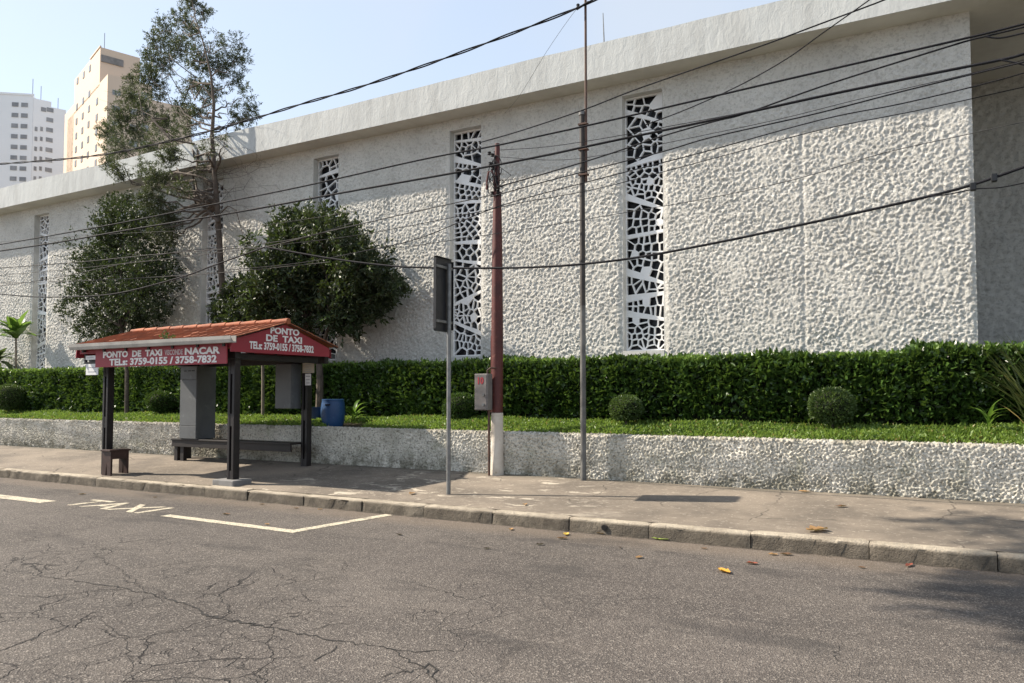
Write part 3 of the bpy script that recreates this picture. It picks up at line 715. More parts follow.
# left dense tree
def left_tree():
    g = np.random.default_rng(41); Y = 12.45; base = at(127, 410, 12.2); base[2] = zbed(Y) - .03
    root = empty('garden_tree', tuple(base), 'dense dark green rounded tree on a slim trunk left of the tall thin tree', 'tree')
    zb2 = 0; base[2] = zbed(12.2) - .03
    lb = lobes_px([(120, 252, 38), (92, 285, 28), (142, 282, 36), (98, 312, 30), (145, 306, 23), (92, 250, 24), (140, 228, 26), (120, 218, 20), (112, 285, 34), (78, 312, 18), (125, 322, 26), (160, 265, 18), (75, 283, 12), (108, 232, 20), (92, 332, 12), (140, 208, 14), (112, 204, 8)], Y, .5, 41)
    V, F = crown([(c, r * .93) for c, r in lb], 5600, 9, .22, .085, .038, 42, -.60, .42)
    raw_mesh('crown', V, F, M['leaf_dark'], root)
    mb = MB(); top = at(122, 330, Y); mb.tube([base, at(127, 372, 12.22), top], [.055, .048, .042], 8)
    for c, r in lb[::1]: limb(mb, top + g.standard_normal(3) * .03, c, .026, .007, g, .04)
    mb.build('trunk', M['bark'], root, smooth=True)
left_tree()
def centre_tree():
    g = np.random.default_rng(51); Y = 12.50; base = at(319, 420, 12.2); base[2] = zbed(Y) - .03
    root = empty('garden_tree', tuple(base), 'broad dark leafy tree rising behind the red gable of the taxi shelter', 'tree')
    lb = lobes_px([(300, 242, 30), (340, 246, 28), (272, 258, 26), (362, 262, 24), (320, 278, 36), (275, 288, 32), (362, 288, 30), (244, 300, 20), (300, 305, 28), (345, 306, 26), (383, 284, 16), (228, 310, 15), (258, 246, 14), (290, 228, 16), (318, 226, 16), (345, 230, 10), (262, 318, 24), (240, 322, 18), (372, 303, 16), (348, 322, 11), (220, 325, 10), (392, 292, 10)], Y, .55, 51)
    V, F = crown([(c, r * .90) for c, r in lb], 4000, 10, .27, .135, .050, 52, -.62, .40)
    raw_mesh('crown', V, F, M['leaf_dark'], root)
    V, F = crown(lb, 420, 8, .24, .115, .038, 58, -.2, .12, upb=.5)
    raw_mesh('young_leaves', V, F, M['leaf_mid'], root)
    mb = MB(); top = at(319, 352, Y); f1 = at(310, 330, Y); f2 = at(332, 322, Y)
    mb.tube([base, at(320, 380, 12.22), top], [.085, .075, .07], 8)
    limb(mb, top, f1, .06, .045, g, 0); limb(mb, top, f2, .055, .04, g, 0)
    for c, r in lb: limb(mb, f1 if c[0] < f1[0] + .2 else f2, c, .032, .008, g, .03)
    mb.build('trunk', M['bark'], root, smooth=True)
    b2 = at(263, 415, 12.2); b2[2] = zbed(12.2) - .03
    mb = MB(); mb.tube([b2, at(263, 380, 12.2), at(262, 330, 12.2)], [.04, .035, .03], 7); 
    st = mb.build('side_stem', M['bark_pale'], root, smooth=True)
centre_tree()
def tall_tree():
    g = np.random.default_rng(61); Y = 12.78; base = at(225, 405, Y); base[2] = zbed(Y) - .03
    root = empty('tall_feathery_tree', tuple(base), 'tall thin tree with sparse olive feathery crown rising above the roof line', 'tree')
    tr = [base] + [at(x, y, Y) for x, y in ((225, 370), (223, 300), (220, 250), (217, 205), (214, 165), (212, 135), (214, 105), (211, 75), (204, 45), (196, 20), (191, -4))]
    rad = [.085, .082, .078, .072, .066, .058, .05, .036, .028, .02, .013, .007]
    mb = MB(); mb.tube(tr, rad, 9)
    tb = MB()
    cl = [(191, 2, 9), (203, 12, 8), (180, 18, 10), (165, 28, 10), (196, 34, 13), (158, 42, 11), (178, 48, 13), (214, 40, 11), (232, 42, 10), (150, 58, 11), (240, 58, 10), (200, 62, 14), (222, 66, 12), (168, 68, 12), (146, 76, 12),
          (128, 78, 10), (186, 82, 13), (236, 80, 11), (245, 95, 8), (160, 92, 12), (210, 92, 13), (132, 98, 13), (178, 104, 13), (228, 104, 11), (146, 112, 14), (122, 118, 13), (198, 116, 11), (165, 124, 14), (108, 132, 11), (252, 112, 8), (240, 122, 9), (136, 134, 15), (186, 134, 12),
          (120, 148, 14), (150, 150, 15), (105, 152, 8), (172, 156, 14), (135, 166, 13), (206, 150, 9), (195, 168, 11), (158, 178, 14), (118, 172, 8), (178, 188, 12), (150, 198, 10), (164, 212, 12), (158, 230, 11), (170, 240, 9), (172, 222, 9), (225, 140, 9), (112, 164, 9)]
    lb = []
    tp = np.array(tr)
    for (px, py, rp) in cl:
        Yl = Y + (g.uniform(.45, 1.8) if py < 192 - .26 * px else g.uniform(-.9, -.05)); c = at(px, py, Yl); dep = (c - _O) @ _F; r_ = rp * dep / FPX; lb.append((c, r_))
        hd = np.linalg.norm((c - tp)[:, :2], axis=1).min()
        zr = min(max(c[2] - hd * g.uniform(.45, .95), at(217, 205, Y)[2]), tr[-2][2])
        j = int(np.searchsorted(tp[:, 2], zr)); j = min(max(j, 1), len(tp) - 1); t = (zr - tp[j - 1, 2]) / (tp[j, 2] - tp[j - 1, 2]); a = tp[j - 1] + (tp[j] - tp[j - 1]) * t
        P = limb(tb, a, c, max(.014, min(.04, rad[j] * .7)), .005, g, -.05, 8, .05)
        for k in range(7):
            q = P[g.integers(4, len(P))]; limb(tb, q, q + unit(c - a) * r_ * .9 + g.standard_normal(3) * r_ * .8, .0045, .002, g, 0, 4, .1)
    # bare twigs low on the stem and the drooping branch
    for k in range(46):
        z = g.uniform(at(217, 215, Y)[2], at(213, 125, Y)[2]); j = int(np.searchsorted(tp[:, 2], z)); a = tp[j - 1] + (tp[j] - tp[j - 1]) * ((z - tp[j - 1, 2]) / (tp[j, 2] - tp[j - 1, 2]))
        b = a + np.array([g.normal(0, .8), g.normal(0, .5), g.uniform(-.5, .5)]); P = limb(tb, a, b, .006, .002, g, g.uniform(-.1, .25), 7, .08)
        for q in P[3:6]: limb(tb, q, q + g.standard_normal(3) * .25, .003, .0015, g, 0, 4, .1)
    tb.tube([at(x, y, Y - .1) for x, y in ((219, 222), (205, 208), (190, 196), (172, 186), (150, 180))], [.045, .038, .032, .022, .01], 7)
    tb.tube([at(x, y, Y - .1) for x, y in ((219, 215), (228, 206), (236, 210), (240, 224), (243, 236), (253, 245))], [.016, .013, .011, .009, .006, .004], 6)
    mb.build('trunk', M['bark'], root, smooth=True); tb.build('branches', M['bark'], root, smooth=True)
    V, F = crown(lb, 6600, 12, .13, .085, .020, 62, -.62, .62, .9, .15)
    raw_mesh('crown', V, F, M['leaf_olive'], root)
tall_tree()
# the big street tree on the photographer's side: only its shade reaches the picture
def street_tree():
    g = np.random.default_rng(71); base = np.array([-9.6, -4.4, .13])
    root = empty('street_tree', tuple(base), 'large street tree on the near pavement whose crown shades the road at right', 'tree')
    mb = MB(); fork = np.array([-9.9, -3.4, 6.2]); mb.tube([base, base + (-.1, .1, 3), fork], [.3, .24, .2], 10)
    fork2 = np.array([-9.2, .5, 9.7]); limb(mb, fork, fork2, .12, .07, g, .05, 9, .03)
    lb = []
    for (x, y, z, r) in [(-11.75, 3.5, 10.5, .55), (-11.6, 4.2, 10.6, .6), (-11.0, 4.6, 10.6, .6), (-10.9, 3.4, 10.5, .7), (-11.9, 6.0, 10.9, .36), (-10.9, 5.6, 10.9, .6), (-10.0, 3.0, 10.3, .9), (-8.9, 1.4, 10.4, 1.1), (-9.6, -1.4, 9.8, 1.4), (-11.4, -2.6, 9.2, 1.5), (-8.3, -4.2, 9.4, 1.5), (-10.3, -4.5, 11.0, 1.7), (-12.3, 6.3, 11.0, .26)]:
        c = np.array([x, y, z]); lb.append((c, r)); limb(mb, fork2 if y > 2 else fork, c, .05 if y > 2 else .09, .015, g, .04, 9, .04)
    mb.build('trunk', M['bark'], root, smooth=True)
    V, F = crown(lb, 3600, 8, .30, .16, .07, 72, -1.0, .4); raw_mesh('crown', V, F, M['leaf_mid'], root)
street_tree()

# ------------------------------------------------------------------ garden plants
def strap_leaf(mb, base, az, el, Ln, W, droop, n=6, cup=.25):
    d = np.array([math.cos(az), math.sin(az), 0]); s = np.array([-math.sin(az), math.cos(az), 0]); V = []; p = np.array(base, float); a = el
    for i in range(n + 1):
        t = i / n; wd = W * (math.sin(math.pi * min(1, .12 + t * .88)) ** .7 if t < 1 else 0.02) / 2
        nrm = -d * math.sin(a) + np.array([0, 0, math.cos(a)])
        V += [p - s * wd + nrm * wd * cup, p, p + s * wd + nrm * wd * cup]
        p = p + (d * math.cos(a) + np.array([0, 0, math.sin(a)])) * Ln / n; a -= droop / n
    F = []
    for i in range(n): k = 3 * i; F += [(k, k + 1, k + 4, k + 3), (k + 1, k + 2, k + 5, k + 4)]
    mb.add(V, F)
def rosette(name, label, cat, px, ytop, ybase, Y, n, Ln, W, seed, mat, stem=True, el=(.2, 1.4), droop=1.0):
    r = random.Random(seed); c = at(px, ybase, Y); root = empty(name, (c[0], Y, float(zbed(Y))), label, cat)
    hd = at(px, ytop, Y)
    if stem: MB().tube([(c[0], Y, float(zbed(Y)) - .02), (hd[0], Y, hd[2] + .05)], [.035, .026], 7).build('stem', M['bark_pale'], root, smooth=True)
    mb = MB()
    for i in range(n):
        e = r.uniform(*el); strap_leaf(mb, (hd[0], Y, hd[2] + r.uniform(-.06, .1)), r.uniform(0, 6.28), e, Ln * r.uniform(.75, 1.15), W * r.uniform(.8, 1.2), droop * r.uniform(.5, 1.3))
    mb.build('leaves', M[mat], root, smooth=True)
rosette('broadleaf_plant', 'bright broad-leaved plant on a bare stem standing above the hedge at the left edge', 'plant', 16, 337, 400, 13.05, 30, .80, .24, 3, 'leaf_big', el=(.25, 1.5), droop=.8)
rosette('broadleaf_plant', 'darker low broad-leaved plant cut off by the left edge of the picture', 'plant', -4, 362, 400, 12.95, 22, .75, .20, 4, 'leaf_ball', el=(-.2, 1.3), droop=1.1)
rosette('lily_plant', 'small pale-leaved plant growing right of the blue barrel', 'plant', 354, 419, 424, 11.7, 12, .42, .07, 5, 'leaf_big', stem=False, el=(.7, 1.5), droop=1.6)
rosette('weed_plant', 'low light green weed growing below the spiky clump at right', 'plant', 988, 424, 430, 11.9, 9, .36, .045, 6, 'leaf_big', stem=False, el=(.5, 1.5), droop=1.2)
def spiky():
    r = random.Random(8); root = empty('spiky_plant', (1.32, 11.95, float(zbed(11.95))), 'tall clump of long narrow grass-like blades at the right edge', 'plant')
    mb = MB()
    for i in range(150):
        strap_leaf(mb, (1.32 + r.gauss(0, .10), 11.95 + r.gauss(0, .10), float(zbed(11.95)) - .02), r.uniform(0, 6.28), r.uniform(.85, 1.52), r.uniform(.9, 1.6), .024, r.uniform(.2, .9), 6, .5)
    mb.build('blades', M['leaf_blade'], root, smooth=True)
spiky()

# ------------------------------------------------------------------ taxi shelter
def shelter():
    root = empty('taxi_shelter', (-11.6, 9.5, .17), 'open taxi rank shelter with red lettered signboards and an orange tiled roof', 'shelter')
    x0, x1 = -13.80, -9.72; ye, yb, yr = 8.24, 10.70, 9.47; ze, zr = 2.50, 2.86
    # tiled slopes: pans run down the slope, courses step
    def slope(ya, yb_, flip):
        nx = int((x1 - x0 + .16) / .0125); ns = 64; xs = np.linspace(x0 - .08, x1 + .08, nx); s = np.linspace(0, 1, ns)
        X, Sg = np.meshgrid(xs, s); per = .205
        ph = ((X - x0) / per) % 1.0; wave = .024 * ph ** 2.2 - .004
        run = abs(ya - yb_); course = (Sg * run * 1.07 / .33) % 1.0; step = .004 * course
        g = np.random.default_rng(4); tid = (np.floor((X - x0) / per) * 17 + np.floor(Sg * run * 1.07 / .33) * 5).astype(int)
        jit = g.uniform(-.0025, .0025, 4000)[tid % 4000]
        Yg = ya + (yb_ - ya) * Sg; Zg = zr + (ze - zr) * Sg + wave + step + jit + .012
        V = np.stack([X, Yg, Zg], -1).reshape(-1, 3); i = np.arange(nx * ns).reshape(ns, nx)
        F = np.stack([i[:-1, :-1], i[:-1, 1:], i[1:, 1:], i[1:, :-1]], -1).reshape(-1, 4)
        if not flip: F = F[:, ::-1]
        o = raw_mesh('roof_slope', V, F, M['tile'], root)
        m = o.modifiers.new('thick', 'SOLIDIFY'); m.thickness = .014; m.offset = -1
    slope(yr, ye - .03, False); slope(yr, yb + .03, True)
    mb = MB()
    n = 11
    for i in range(n):
        a = x0 - .06 + (x1 - x0 + .12) * i / n; b = x0 - .06 + (x1 - x0 + .12) * (i + 1.08) / n
        mb.tube([(a, yr, zr + .012), (b, yr, zr + .02)], [.046, .054], 10)
    mb.build('ridge_tiles', M['tile'], root, smooth=True)
    # gutter along the street eave
    prof = [(0, .06), (0, -.045), (-.012, -.05), (-.10, -.05), (-.115, .0), (-.12, .055), (-.108, .055), (-.10, -.03), (-.012, -.03), (-.012, .06)]
    MB().prism([(x0 + .04, 8.27 + a, 2.485 + b) for a, b in prof], (x1 + .16 - x0, 0, 0)).build('gutter', M['gutter'], root)
    # street signboard
    MB().box(-13.22, -9.80, 8.325, 8.345, 2.115, 2.45).build('signboard', M['red'], root)
    sb = root.children[-1] if root.children else root
    return root, (x0, x1, ye, yb, yr, ze, zr)
sh, (sx0, sx1, sye, syb, syr, sze, szr) = shelter()
def kids(o, n): return [c for c in bpy.data.objects if c.parent == o and c.name.split('.')[0] == n]
sb = kids(sh, 'signboard')[0]
XF = (1, 0, 0); ZF = (0, 0, 1)
text_obj('lettering', 'PONTO  DE  TAXI', .145, M['white_paint'], sb, (-12.995, 8.322, 2.285), XF, ZF, bold=.0062, align='LEFT', fit=1.62)
text_obj('lettering', 'VISCONDE', .12, M['ghost'], sb, (-11.30, 8.322, 2.29), XF, ZF, bold=.004, align='LEFT', fit=.46)
text_obj('lettering', 'NACAR', .15, M['white_paint'], sb, (-10.80, 8.322, 2.285), XF, ZF, bold=.0062, align='LEFT', fit=.84)
text_obj('lettering', 'TELs: 3759-0155 / 3758-7832', .158, M['white_paint'], sb, (-12.80, 8.322, 2.145), XF, ZF, bold=.0062, align='LEFT', fit=2.78)
# gable signboard
GX = sx1 + .02
MB().prism([(GX, 8.32, 2.305), (GX, 10.56, 2.318), (GX, 10.56, 2.47), (GX, syr, szr - .035), (GX, 8.34, 2.50)], (-.02, 0, 0)).build('gable_signboard', M['red'], sh)
gb = kids(sh, 'gable_signboard')[0]
YF = (0, 1, 0)
text_obj('lettering', 'PONTO', .145, M['white_paint'], gb, (GX + .003, 9.46, 2.655), YF, ZF, bold=.0055, fit=.66)
text_obj('lettering', 'DE  TAXI', .15, M['white_paint'], gb, (GX + .003, 9.45, 2.520), YF, ZF, bold=.0055, fit=.82)
text_obj('lettering', 'TELs: 3759-0155 / 3758-7832', .165, M['white_paint'], gb, (GX + .003, 9.42, 2.375), YF, ZF, bold=.0055, fit=1.46)
MB().prism([(sx0 - .02, 8.32, 2.30), (sx0 - .02, 10.60, 2.30), (sx0 - .02, 10.60, 2.47), (sx0 - .02, syr, szr - .035), (sx0 - .02, 8.34, 2.50)], (.02, 0, 0)).build('gable_signboard', M['red'], sh)
for s in (0, 1):   # verge boards
    mb = MB(); xx = sx1 + .075 if s else sx0 - .075
    for (ya, yb_) in ((syr, sye - .02), (syr, syb + .02)):
        mb.prism([(xx, ya, szr - .012), (xx, ya, szr + .008), (xx, yb_, sze + .008), (xx, yb_, sze - .012)], (-.02 if s else .02, 0, 0))
    mb.build('verge_board', M['post'], sh)
# beams and rafters
def beam(x0, x1, y0, y1, z0, z1): box_obj('beam', M['post'], sh, x0, x1, y0, y1, z0, z1, .006)
beam(-13.7, -9.80, 8.50, 8.60, 2.20, 2.36); beam(-13.9, -9.80, 10.55, 10.65, 2.20, 2.36)
beam(-9.99, -9.87, 8.60, 10.45, 2.20, 2.30); beam(-13.2, -13.08, 8.60, 10.45, 2.20, 2.30)
for i in range(7):
    xx = -13.6 + i * .62
    MB().prism([(xx, 8.3, 2.45), (xx, 8.3, 2.39), (xx, syr, szr - .08), (xx, 10.6, 2.39), (xx, 10.6, 2.45), (xx, syr, szr - .02)], (.05, 0, 0)).build('rafter', M['post'], sh)
MB().box(-13.75, -9.76, 8.36, 8.37, 2.37, 2.46).build('eave_board', M['red'], sh); MB().box(-13.75, -9.76, 10.66, 10.67, 2.30, 2.46).build('eave_board', M['red'], sh)
def post(cx, cy, z0, z1):
    # two flat stiles with a recessed web between them, spacer plates closing the slots at intervals
    w_, d_ = .150, .125; mb = MB(); t = .052
    mb.box(cx - w_ / 2, cx - w_ / 2 + t, cy - d_ / 2, cy + d_ / 2, z0, z1); mb.box(cx + w_ / 2 - t, cx + w_ / 2, cy - d_ / 2, cy + d_ / 2, z0, z1)
    o = mb.build('post', M['post'], sh, bevel=.006)
    box_obj('web', M['slot'], o, cx - w_ / 2 + t + .001, cx + w_ / 2 - t - .001, cy - d_ / 2 + .035, cy + d_ / 2 - .035, z0 + .01, z1 - .01)
    for zz, h in ((z0, .14), (z0 + .86, .2), (z1 - .38, .3)):
        box_obj('spacer', M['post'], o, cx - w_ / 2 + t + .0005, cx + w_ / 2 - t - .0005, cy - d_ / 2 + .006, cy + d_ / 2 - .006, zz, zz + h)
post(-13.24, 8.60, zpav(8.5) - .01, 2.34); post(-9.955, 8.62, zpav(8.6) + .075, 2.34); post(-10.29, 10.60, zpav(10.5) - .01, 2.34); post(-13.74, 10.68, zpav(10.5) - .01, 2.34)
box_obj('footing', M['plinth'], sh, -10.20, -9.72, 8.42, 8.80, zpav(8.4) - .03, zpav(8.6) + .078, .012)
# bench between the rear posts
def bench():
    z = .735
    box_obj('bench_seat', M['bench_wood'], sh, -13.72, -10.37, 10.27, 10.66, z - .035, z, .006)
    box_obj('bench_rail', M['bench_wood'], sh, -13.70, -10.38, 10.29, 10.33, z - .165, z - .037, .004)
    for xx in (-13.63, -13.44): box_obj('bench_leg', M['bench_wood'], sh, xx - .05, xx + .05, 10.335, 10.42, zpav(10.3) - .01, z - .038, .004)
bench()
# steel lockers
def locker(name, x0, x1, y0, y1, z0, z1, label, group=None, lines=()):
    root = empty(name, ((x0 + x1) / 2, (y0 + y1) / 2, z0), label, 'cabinet')
    box_obj('body', M['locker'], root, x0, x1, y0 + .018, y1, z0, z1, .006)
    zs = [z0 + .004] + list(lines) + [z1 - .004]
    for a, b in zip(zs[:-1], zs[1:]): box_obj('door', M['locker'], root, x0 + .006, x1 - .006, y0, y0 + .0175, a + .004, b - .004, .004)
    return root
k = locker('steel_locker', -13.42, -12.92, 10.25, 10.72, .738, 2.21, 'tall grey steel locker standing on the bench at the left of the shelter', lines=(1.0, 1.93))
for i in range(3): box_obj('vent_slot', M['slot'], k, -13.3 + .12 * i, -13.23 + .12 * i, 10.242, 10.249, 2.10, 2.115)
locker('wall_cabinet', -10.86, -10.45, 10.36, 10.62, 1.365, 2.205, 'smaller grey cabinet hung high beside the rear right post of the shelter')
# notices
def notice(name, x0, x1, y, z0, z1, mat, label, rows, cat='notice'):
    o = MB().box(x0, x1, y, y + .006, z0, z1).build(name, mat, None); tag(o, label, cat)
    mb = MB(); r = random.Random(int(z0 * 1000)); n = rows
    for i in range(n):
        zz = z1 - (z1 - z0) * (i + .75) / (n + .5); a = x0 + (x1 - x0) * r.uniform(.12, .22); b = x1 - (x1 - x0) * r.uniform(.12, .25)
        mb.box(a, b, y - .0022, y - .001, zz - (z1 - z0) * .045, zz + (z1 - z0) * .03)
    mb.build('print', M['ink'], o)
notice('paper_notice', -13.62, -13.25, 8.40, 1.985, 2.185, M['paper'], 'blank-looking white paper notice hanging at the left end of the street signboard', 2)
notice('white_strip', -13.55, -13.23, 8.347, 2.26, 2.335, M['paper'], 'narrow white strip tucked behind the left end of the street signboard', 1, 'strip')
mb = MB(); mb.box(-13.68, -13.64, 8.40, 8.44, 2.19, 2.42).box(-13.64, -13.24, 8.40, 8.44, 2.19, 2.225); mb.build('bracket', M['post'], sh)
notice('cream_plate', -10.33, -10.04, 10.525, 2.03, 2.215, M['cream'], 'small cream plate with faint lines on the rear right shelter post', 4)
notice('white_tag', -10.26, -10.12, 10.525, 1.80, 2.015, M['paper'], 'narrow white tag just under the cream plate on the shelter post', 3, 'tag')
mb = MB(); g0 = np.random.default_rng(8); c = np.array(at(167, 337, 8.32))
V, F = leaves(c + g0.standard_normal((60, 3)) * .04, g0.standard_normal((60, 3)), .06, .03, g0)
o = raw_mesh('weed_tuft', V, F, M['leaf_mid']); tag(o, 'small green weed growing out of the gutter of the shelter', 'weed')

# stool by the front left post
def stool():
    X0, X1, Y0, Y1 = -13.18, -12.93, 8.47, 8.82; zb = zpav(8.5); zt = zb + .46
    root = empty('stool', (-13.15, 8.64, zb), 'small dark brown wooden stool standing by the front left post of the shelter', 'stool')
    box_obj('seat', M['stool'], root, X0 - .015, X1 + .015, Y0 - .03, Y1 + .03, zt - .03, zt, .005)
    for yy in (Y0, Y1 - .028):
        xm = (X0 + X1) / 2
        MB().prism([(X0, yy, zb - .004), (X0 + .10, yy, zb - .004), (xm, yy, zb + .24), (X1 - .10, yy, zb - .004), (X1, yy, zb - .004), (X1, yy, zt - .031), (X0, yy, zt - .031)], (0, .028, 0)).build('leg_board', M['stool'], root)
    for xx in (X0 + .004, X1 - .026): box_obj('side_rail', M['stool'], root, xx, xx + .022, Y0 + .029, Y1 - .029, zt - .17, zt - .032, .002)
stool()
# barrels on the wall top
def barrel():
    c = at(333, 411, 11.35); r = .235; h = .54
    root = empty('plastic_barrel', (c[0], 11.35, 1.0), 'bright blue plastic barrel standing on the low wall right of the shelter', 'barrel')
    prof = [(r * .80, 0), (r * .84, .02), (r * .93, .12), (r, .25), (r * 1.0, .36), (r * .94, .46), (r * .90, .50), (r * .92, .515), (r * .92, h - .005), (r * .86, h)]
    MB().lathe([(a, b) for a, b in prof], (c[0], 11.35, 1.0), 32).build('body', M['blue'], root, smooth=True)
    a = math.atan2(-1, .28); px, py = c[0] + r * .955 * math.cos(a), 11.35 + r * .955 * math.sin(a)
    MB().obox((px, py, 1.43), [(math.sin(a), -math.cos(a), 0), (math.cos(a), math.sin(a), 0), (0, 0, 1)], (.05, .012, .014)).build('handle_slot', M['slot'], root)
    c2 = at(316, 415, 11.42)
    root = empty('plastic_bucket', (c2[0], 11.42, 1.0), 'dark blue plastic bucket half hidden between the shelter post and the barrel', 'bucket')
    MB().lathe([(.13, 0), (.16, .36), (.175, .36), (.175, .38), (.15, .38), (.12, .03)], (c2[0], 11.42, 1.0), 24).build('body', M['blue_dark'], root, smooth=True)
barrel()

# ------------------------------------------------------------------ poles
def sign_post():
    x, y = -6.07, 9.07; z = zpav(y)
    root = empty('sign_post', (x, y, z), 'grey steel post carrying a tall narrow dark sign seen from its back edge', 'sign')
    MB().tube([(x, y, z - .02), (x, y, 3.50)], .031, 14).build('pole', M['galv'], root, smooth=True)
    yp0, yp1 = y - .32, y + .13; xp = x - .045
    n = MB()
    rad = .03; P = []
    for cy, cz, a0 in ((yp1 - rad, 3.58 - rad, 0), (yp0 + rad, 3.58 - rad, 90), (yp0 + rad, 2.515 + rad, 180), (yp1 - rad, 2.515 + rad, 270)):
        for k in range(5): a = R(a0 + 22.5 * k); P.append((xp, cy + rad * math.cos(a), cz + rad * math.sin(a)))
    n.prism(P, (-.006, 0, 0)); plate = n.build('sign_plate', M['sign_back'], root)
    fl = MB(); fl.box(xp, xp + .035, yp0, yp0 + .006, 2.55, 3.55).box(xp, xp + .035, yp1 - .006, yp1, 2.55, 3.55).box(xp, xp + .035, yp0 + .03, yp1 - .03, 3.574, 3.58).box(xp, xp + .035, yp0 + .03, yp1 - .03, 2.515, 2.521)
    fl.build('flange', M['sign_back'], plate)
    for zz in (2.66, 3.44): 
        b = MB(); b.box(xp + .001, xp + .03, yp0 + .02, yp1 - .02, zz - .018, zz + .018).build('bracket', M['galv'], root)
sign_post()
def thin_pole():
    p = pav(583.5, 479.5); x, y, z = p; y = 10.80; x = p[0] * y / p[1]; z = zpav(y)
    root = empty('thin_pole', (x, y, z), 'very tall thin pole with a rusty pipe strapped to its upper part', 'pole')
    MB().tube([(x, y, z - .02), (x, y, 3.0)], [.047, .043], 12).build('pole', M['pole_grey'], root, smooth=True)
    MB().tube([(x, y, 3.0), (x, y, 6.0)], [.043, .040], 12).build('upper_pole', M['pole_dark'], root, smooth=True)
    MB().tube([(x, y, 6.0), (x, y, 6.06), (x, y, 6.07)], [.05, .05, .03], 12).build('cap', M['plinth'], root, smooth=True)
    MB().tube([(x + .066, y, 4.93), (x + .066, y, 8.6)], .021, 8).build('pipe', M['rust'], root, smooth=True)
    for zz in (5.05, 5.45, 5.85): MB().box(x - .052, x + .095, y - .05, y + .05, zz - .012, zz + .012).build('strap', M['rust'], root)
    top = at(585, 6, y)
    MB().obox((x + .03, y - .03, top[2]), [(1, 0, .35), (0, 1, 0), (-.35, 0, 1)], (.11, .012, .012)).build('wire_arm', M['pole_dark'], root)
    mb = MB(); mb.lathe([(.02, -.035), (.03, -.02), (.022, 0), (.03, .02), (.018, .035)], (x - .04, y - .05, top[2]), 10); mb.build('insulator', M['ceramic'], root, smooth=True)
    return x, y, top
TPX, TPY, TPT = thin_pole()
def red_pole():
    x, y = -6.31, 10.86; z = zpav(y); s = y / 10.98
    root = empty('red_utility_pole', (x, y, z), 'dark red utility pole with white painted base and tangled wires at its top', 'utility pole')
    mb = MB(); mb.tube([(x, y, z - .02), (x, y, z + .35), (x, y, 1.32), (x, y, 1.33)], [.112, .105, .10, .085], 18); mb.build('base', M['whitebase'], root, smooth=True)
    def ww(yy): return yy
    # two back-to-back channels: web and flanges
    def channel(z0, z1, w0, w1):
        V = []; mb = MB()
        for (a, b, c_, d_) in ((-1, 1, -.25, .25), (-1, -.78, -.8, .8), (.78, 1, -.8, .8)):
            P0 = [(x + w0 * a, y + w0 * c_, z0), (x + w0 * b, y + w0 * c_, z0), (x + w0 * b, y + w0 * d_, z0), (x + w0 * a, y + w0 * d_, z0)]
            P1 = [(x + w1 * a, y + w1 * c_, z1), (x + w1 * b, y + w1 * c_, z1), (x + w1 * b, y + w1 * d_, z1), (x + w1 * a, y + w1 * d_, z1)]
            mb.add(P0 + P1, [(3, 2, 1, 0), (4, 5, 6, 7), (0, 1, 5, 4), (1, 2, 6, 5), (2, 3, 7, 6), (3, 0, 4, 7)])
        return mb
    mb = MB(); mb.tube([(x, y, 1.32), (x, y, 2.6), (x, y, 4.2), (x, y, 5.0)], [.094, .100, .084, .064], 12); o = mb.build('pole', M['redpole'], root, smooth=True)
    mb = MB(); mb.box(x - .098, x - .072, y - .05, y + .03, 1.33, 2.6); mb.build('cable_duct', M['redpole'], root)
    MB().tube([(x, y, 5.0), (x, y, 5.82)], .042, 10).build('mast', M['redpole'], root, smooth=True)
    for zz in (2.05, 3.1, 3.9): MB().tube([(x, y, zz), (x, y, zz + .02)], .096 if zz < 3 else (.088 if zz < 3.5 else .08), 14).build('band', M['rust'], root, smooth=True)
    g = np.random.default_rng(3)
    # drip loops, spool insulators and the curved weatherhead
    MB().tube([(x - .02, y - .05, 4.85), (x - .03, y - .06, 5.25), (x - .07, y - .07, 5.36), (x - .13, y - .07, 5.34), (x - .16, y - .07, 5.2), (x - .165, y - .07, 5.05)], .017, 8).build('weatherhead', M['redpole'], root, smooth=True)
    for (dx, zz) in ((-.06, 5.62), (-.12, 5.66), (-.10, 5.48), (-.05, 5.40), (.05, 5.03), (.04, 4.95), (-.06, 4.98)):
        MB().lathe([(.016, -.03), (.034, -.018), (.022, 0), (.034, .018), (.016, .03)], (x + dx, y - .06, zz), 10).build('insulator', M['ceramic'], root, smooth=True)
    mb = MB()
    for (dx, zz, rr, sq) in ((.10, 5.12, .09, .6), (.02, 5.42, .12, 1.5), (.08, 5.02, .07, .8), (-.03, 5.35, .14, 1.2), (-.05, 5.1, .12, 1.4)):
        P = [(x + dx + rr * math.cos(a) * .8, y - .06 - .02 * math.sin(a * 2), zz + rr * sq * math.sin(a)) for a in np.linspace(0, 6.0, 22)]; mb.tube(P, .007, 5)
    for k in range(9):
        a = np.array([x + g.normal(-.03, .05), y - .055, g.uniform(5.3, 5.7)]); b = np.array([x + g.normal(.02, .09), y - .06, g.uniform(4.85, 5.1)])
        mb.tube([a, (a + b) / 2 + np.array([g.normal(0, .1), -.03, -.04]), b], .006, 5)
    mb.build('jumper_wires', M['cable'], root, smooth=True)
    # meter box
    bx0, bx1, y0, y1, z0, z1 = x - .275, x - .025, y - .27, y - .11, 1.37, 1.965
    m = box_obj('meter_box', M['meter'], root, bx0, bx1, y0, y1, z0, z1, .012)
    box_obj('meter_door', M['meter'], m, bx0 + .018, bx1 - .018, y0 - .007, y0 - .0005, z0 + .02, z1 - .02, .004)
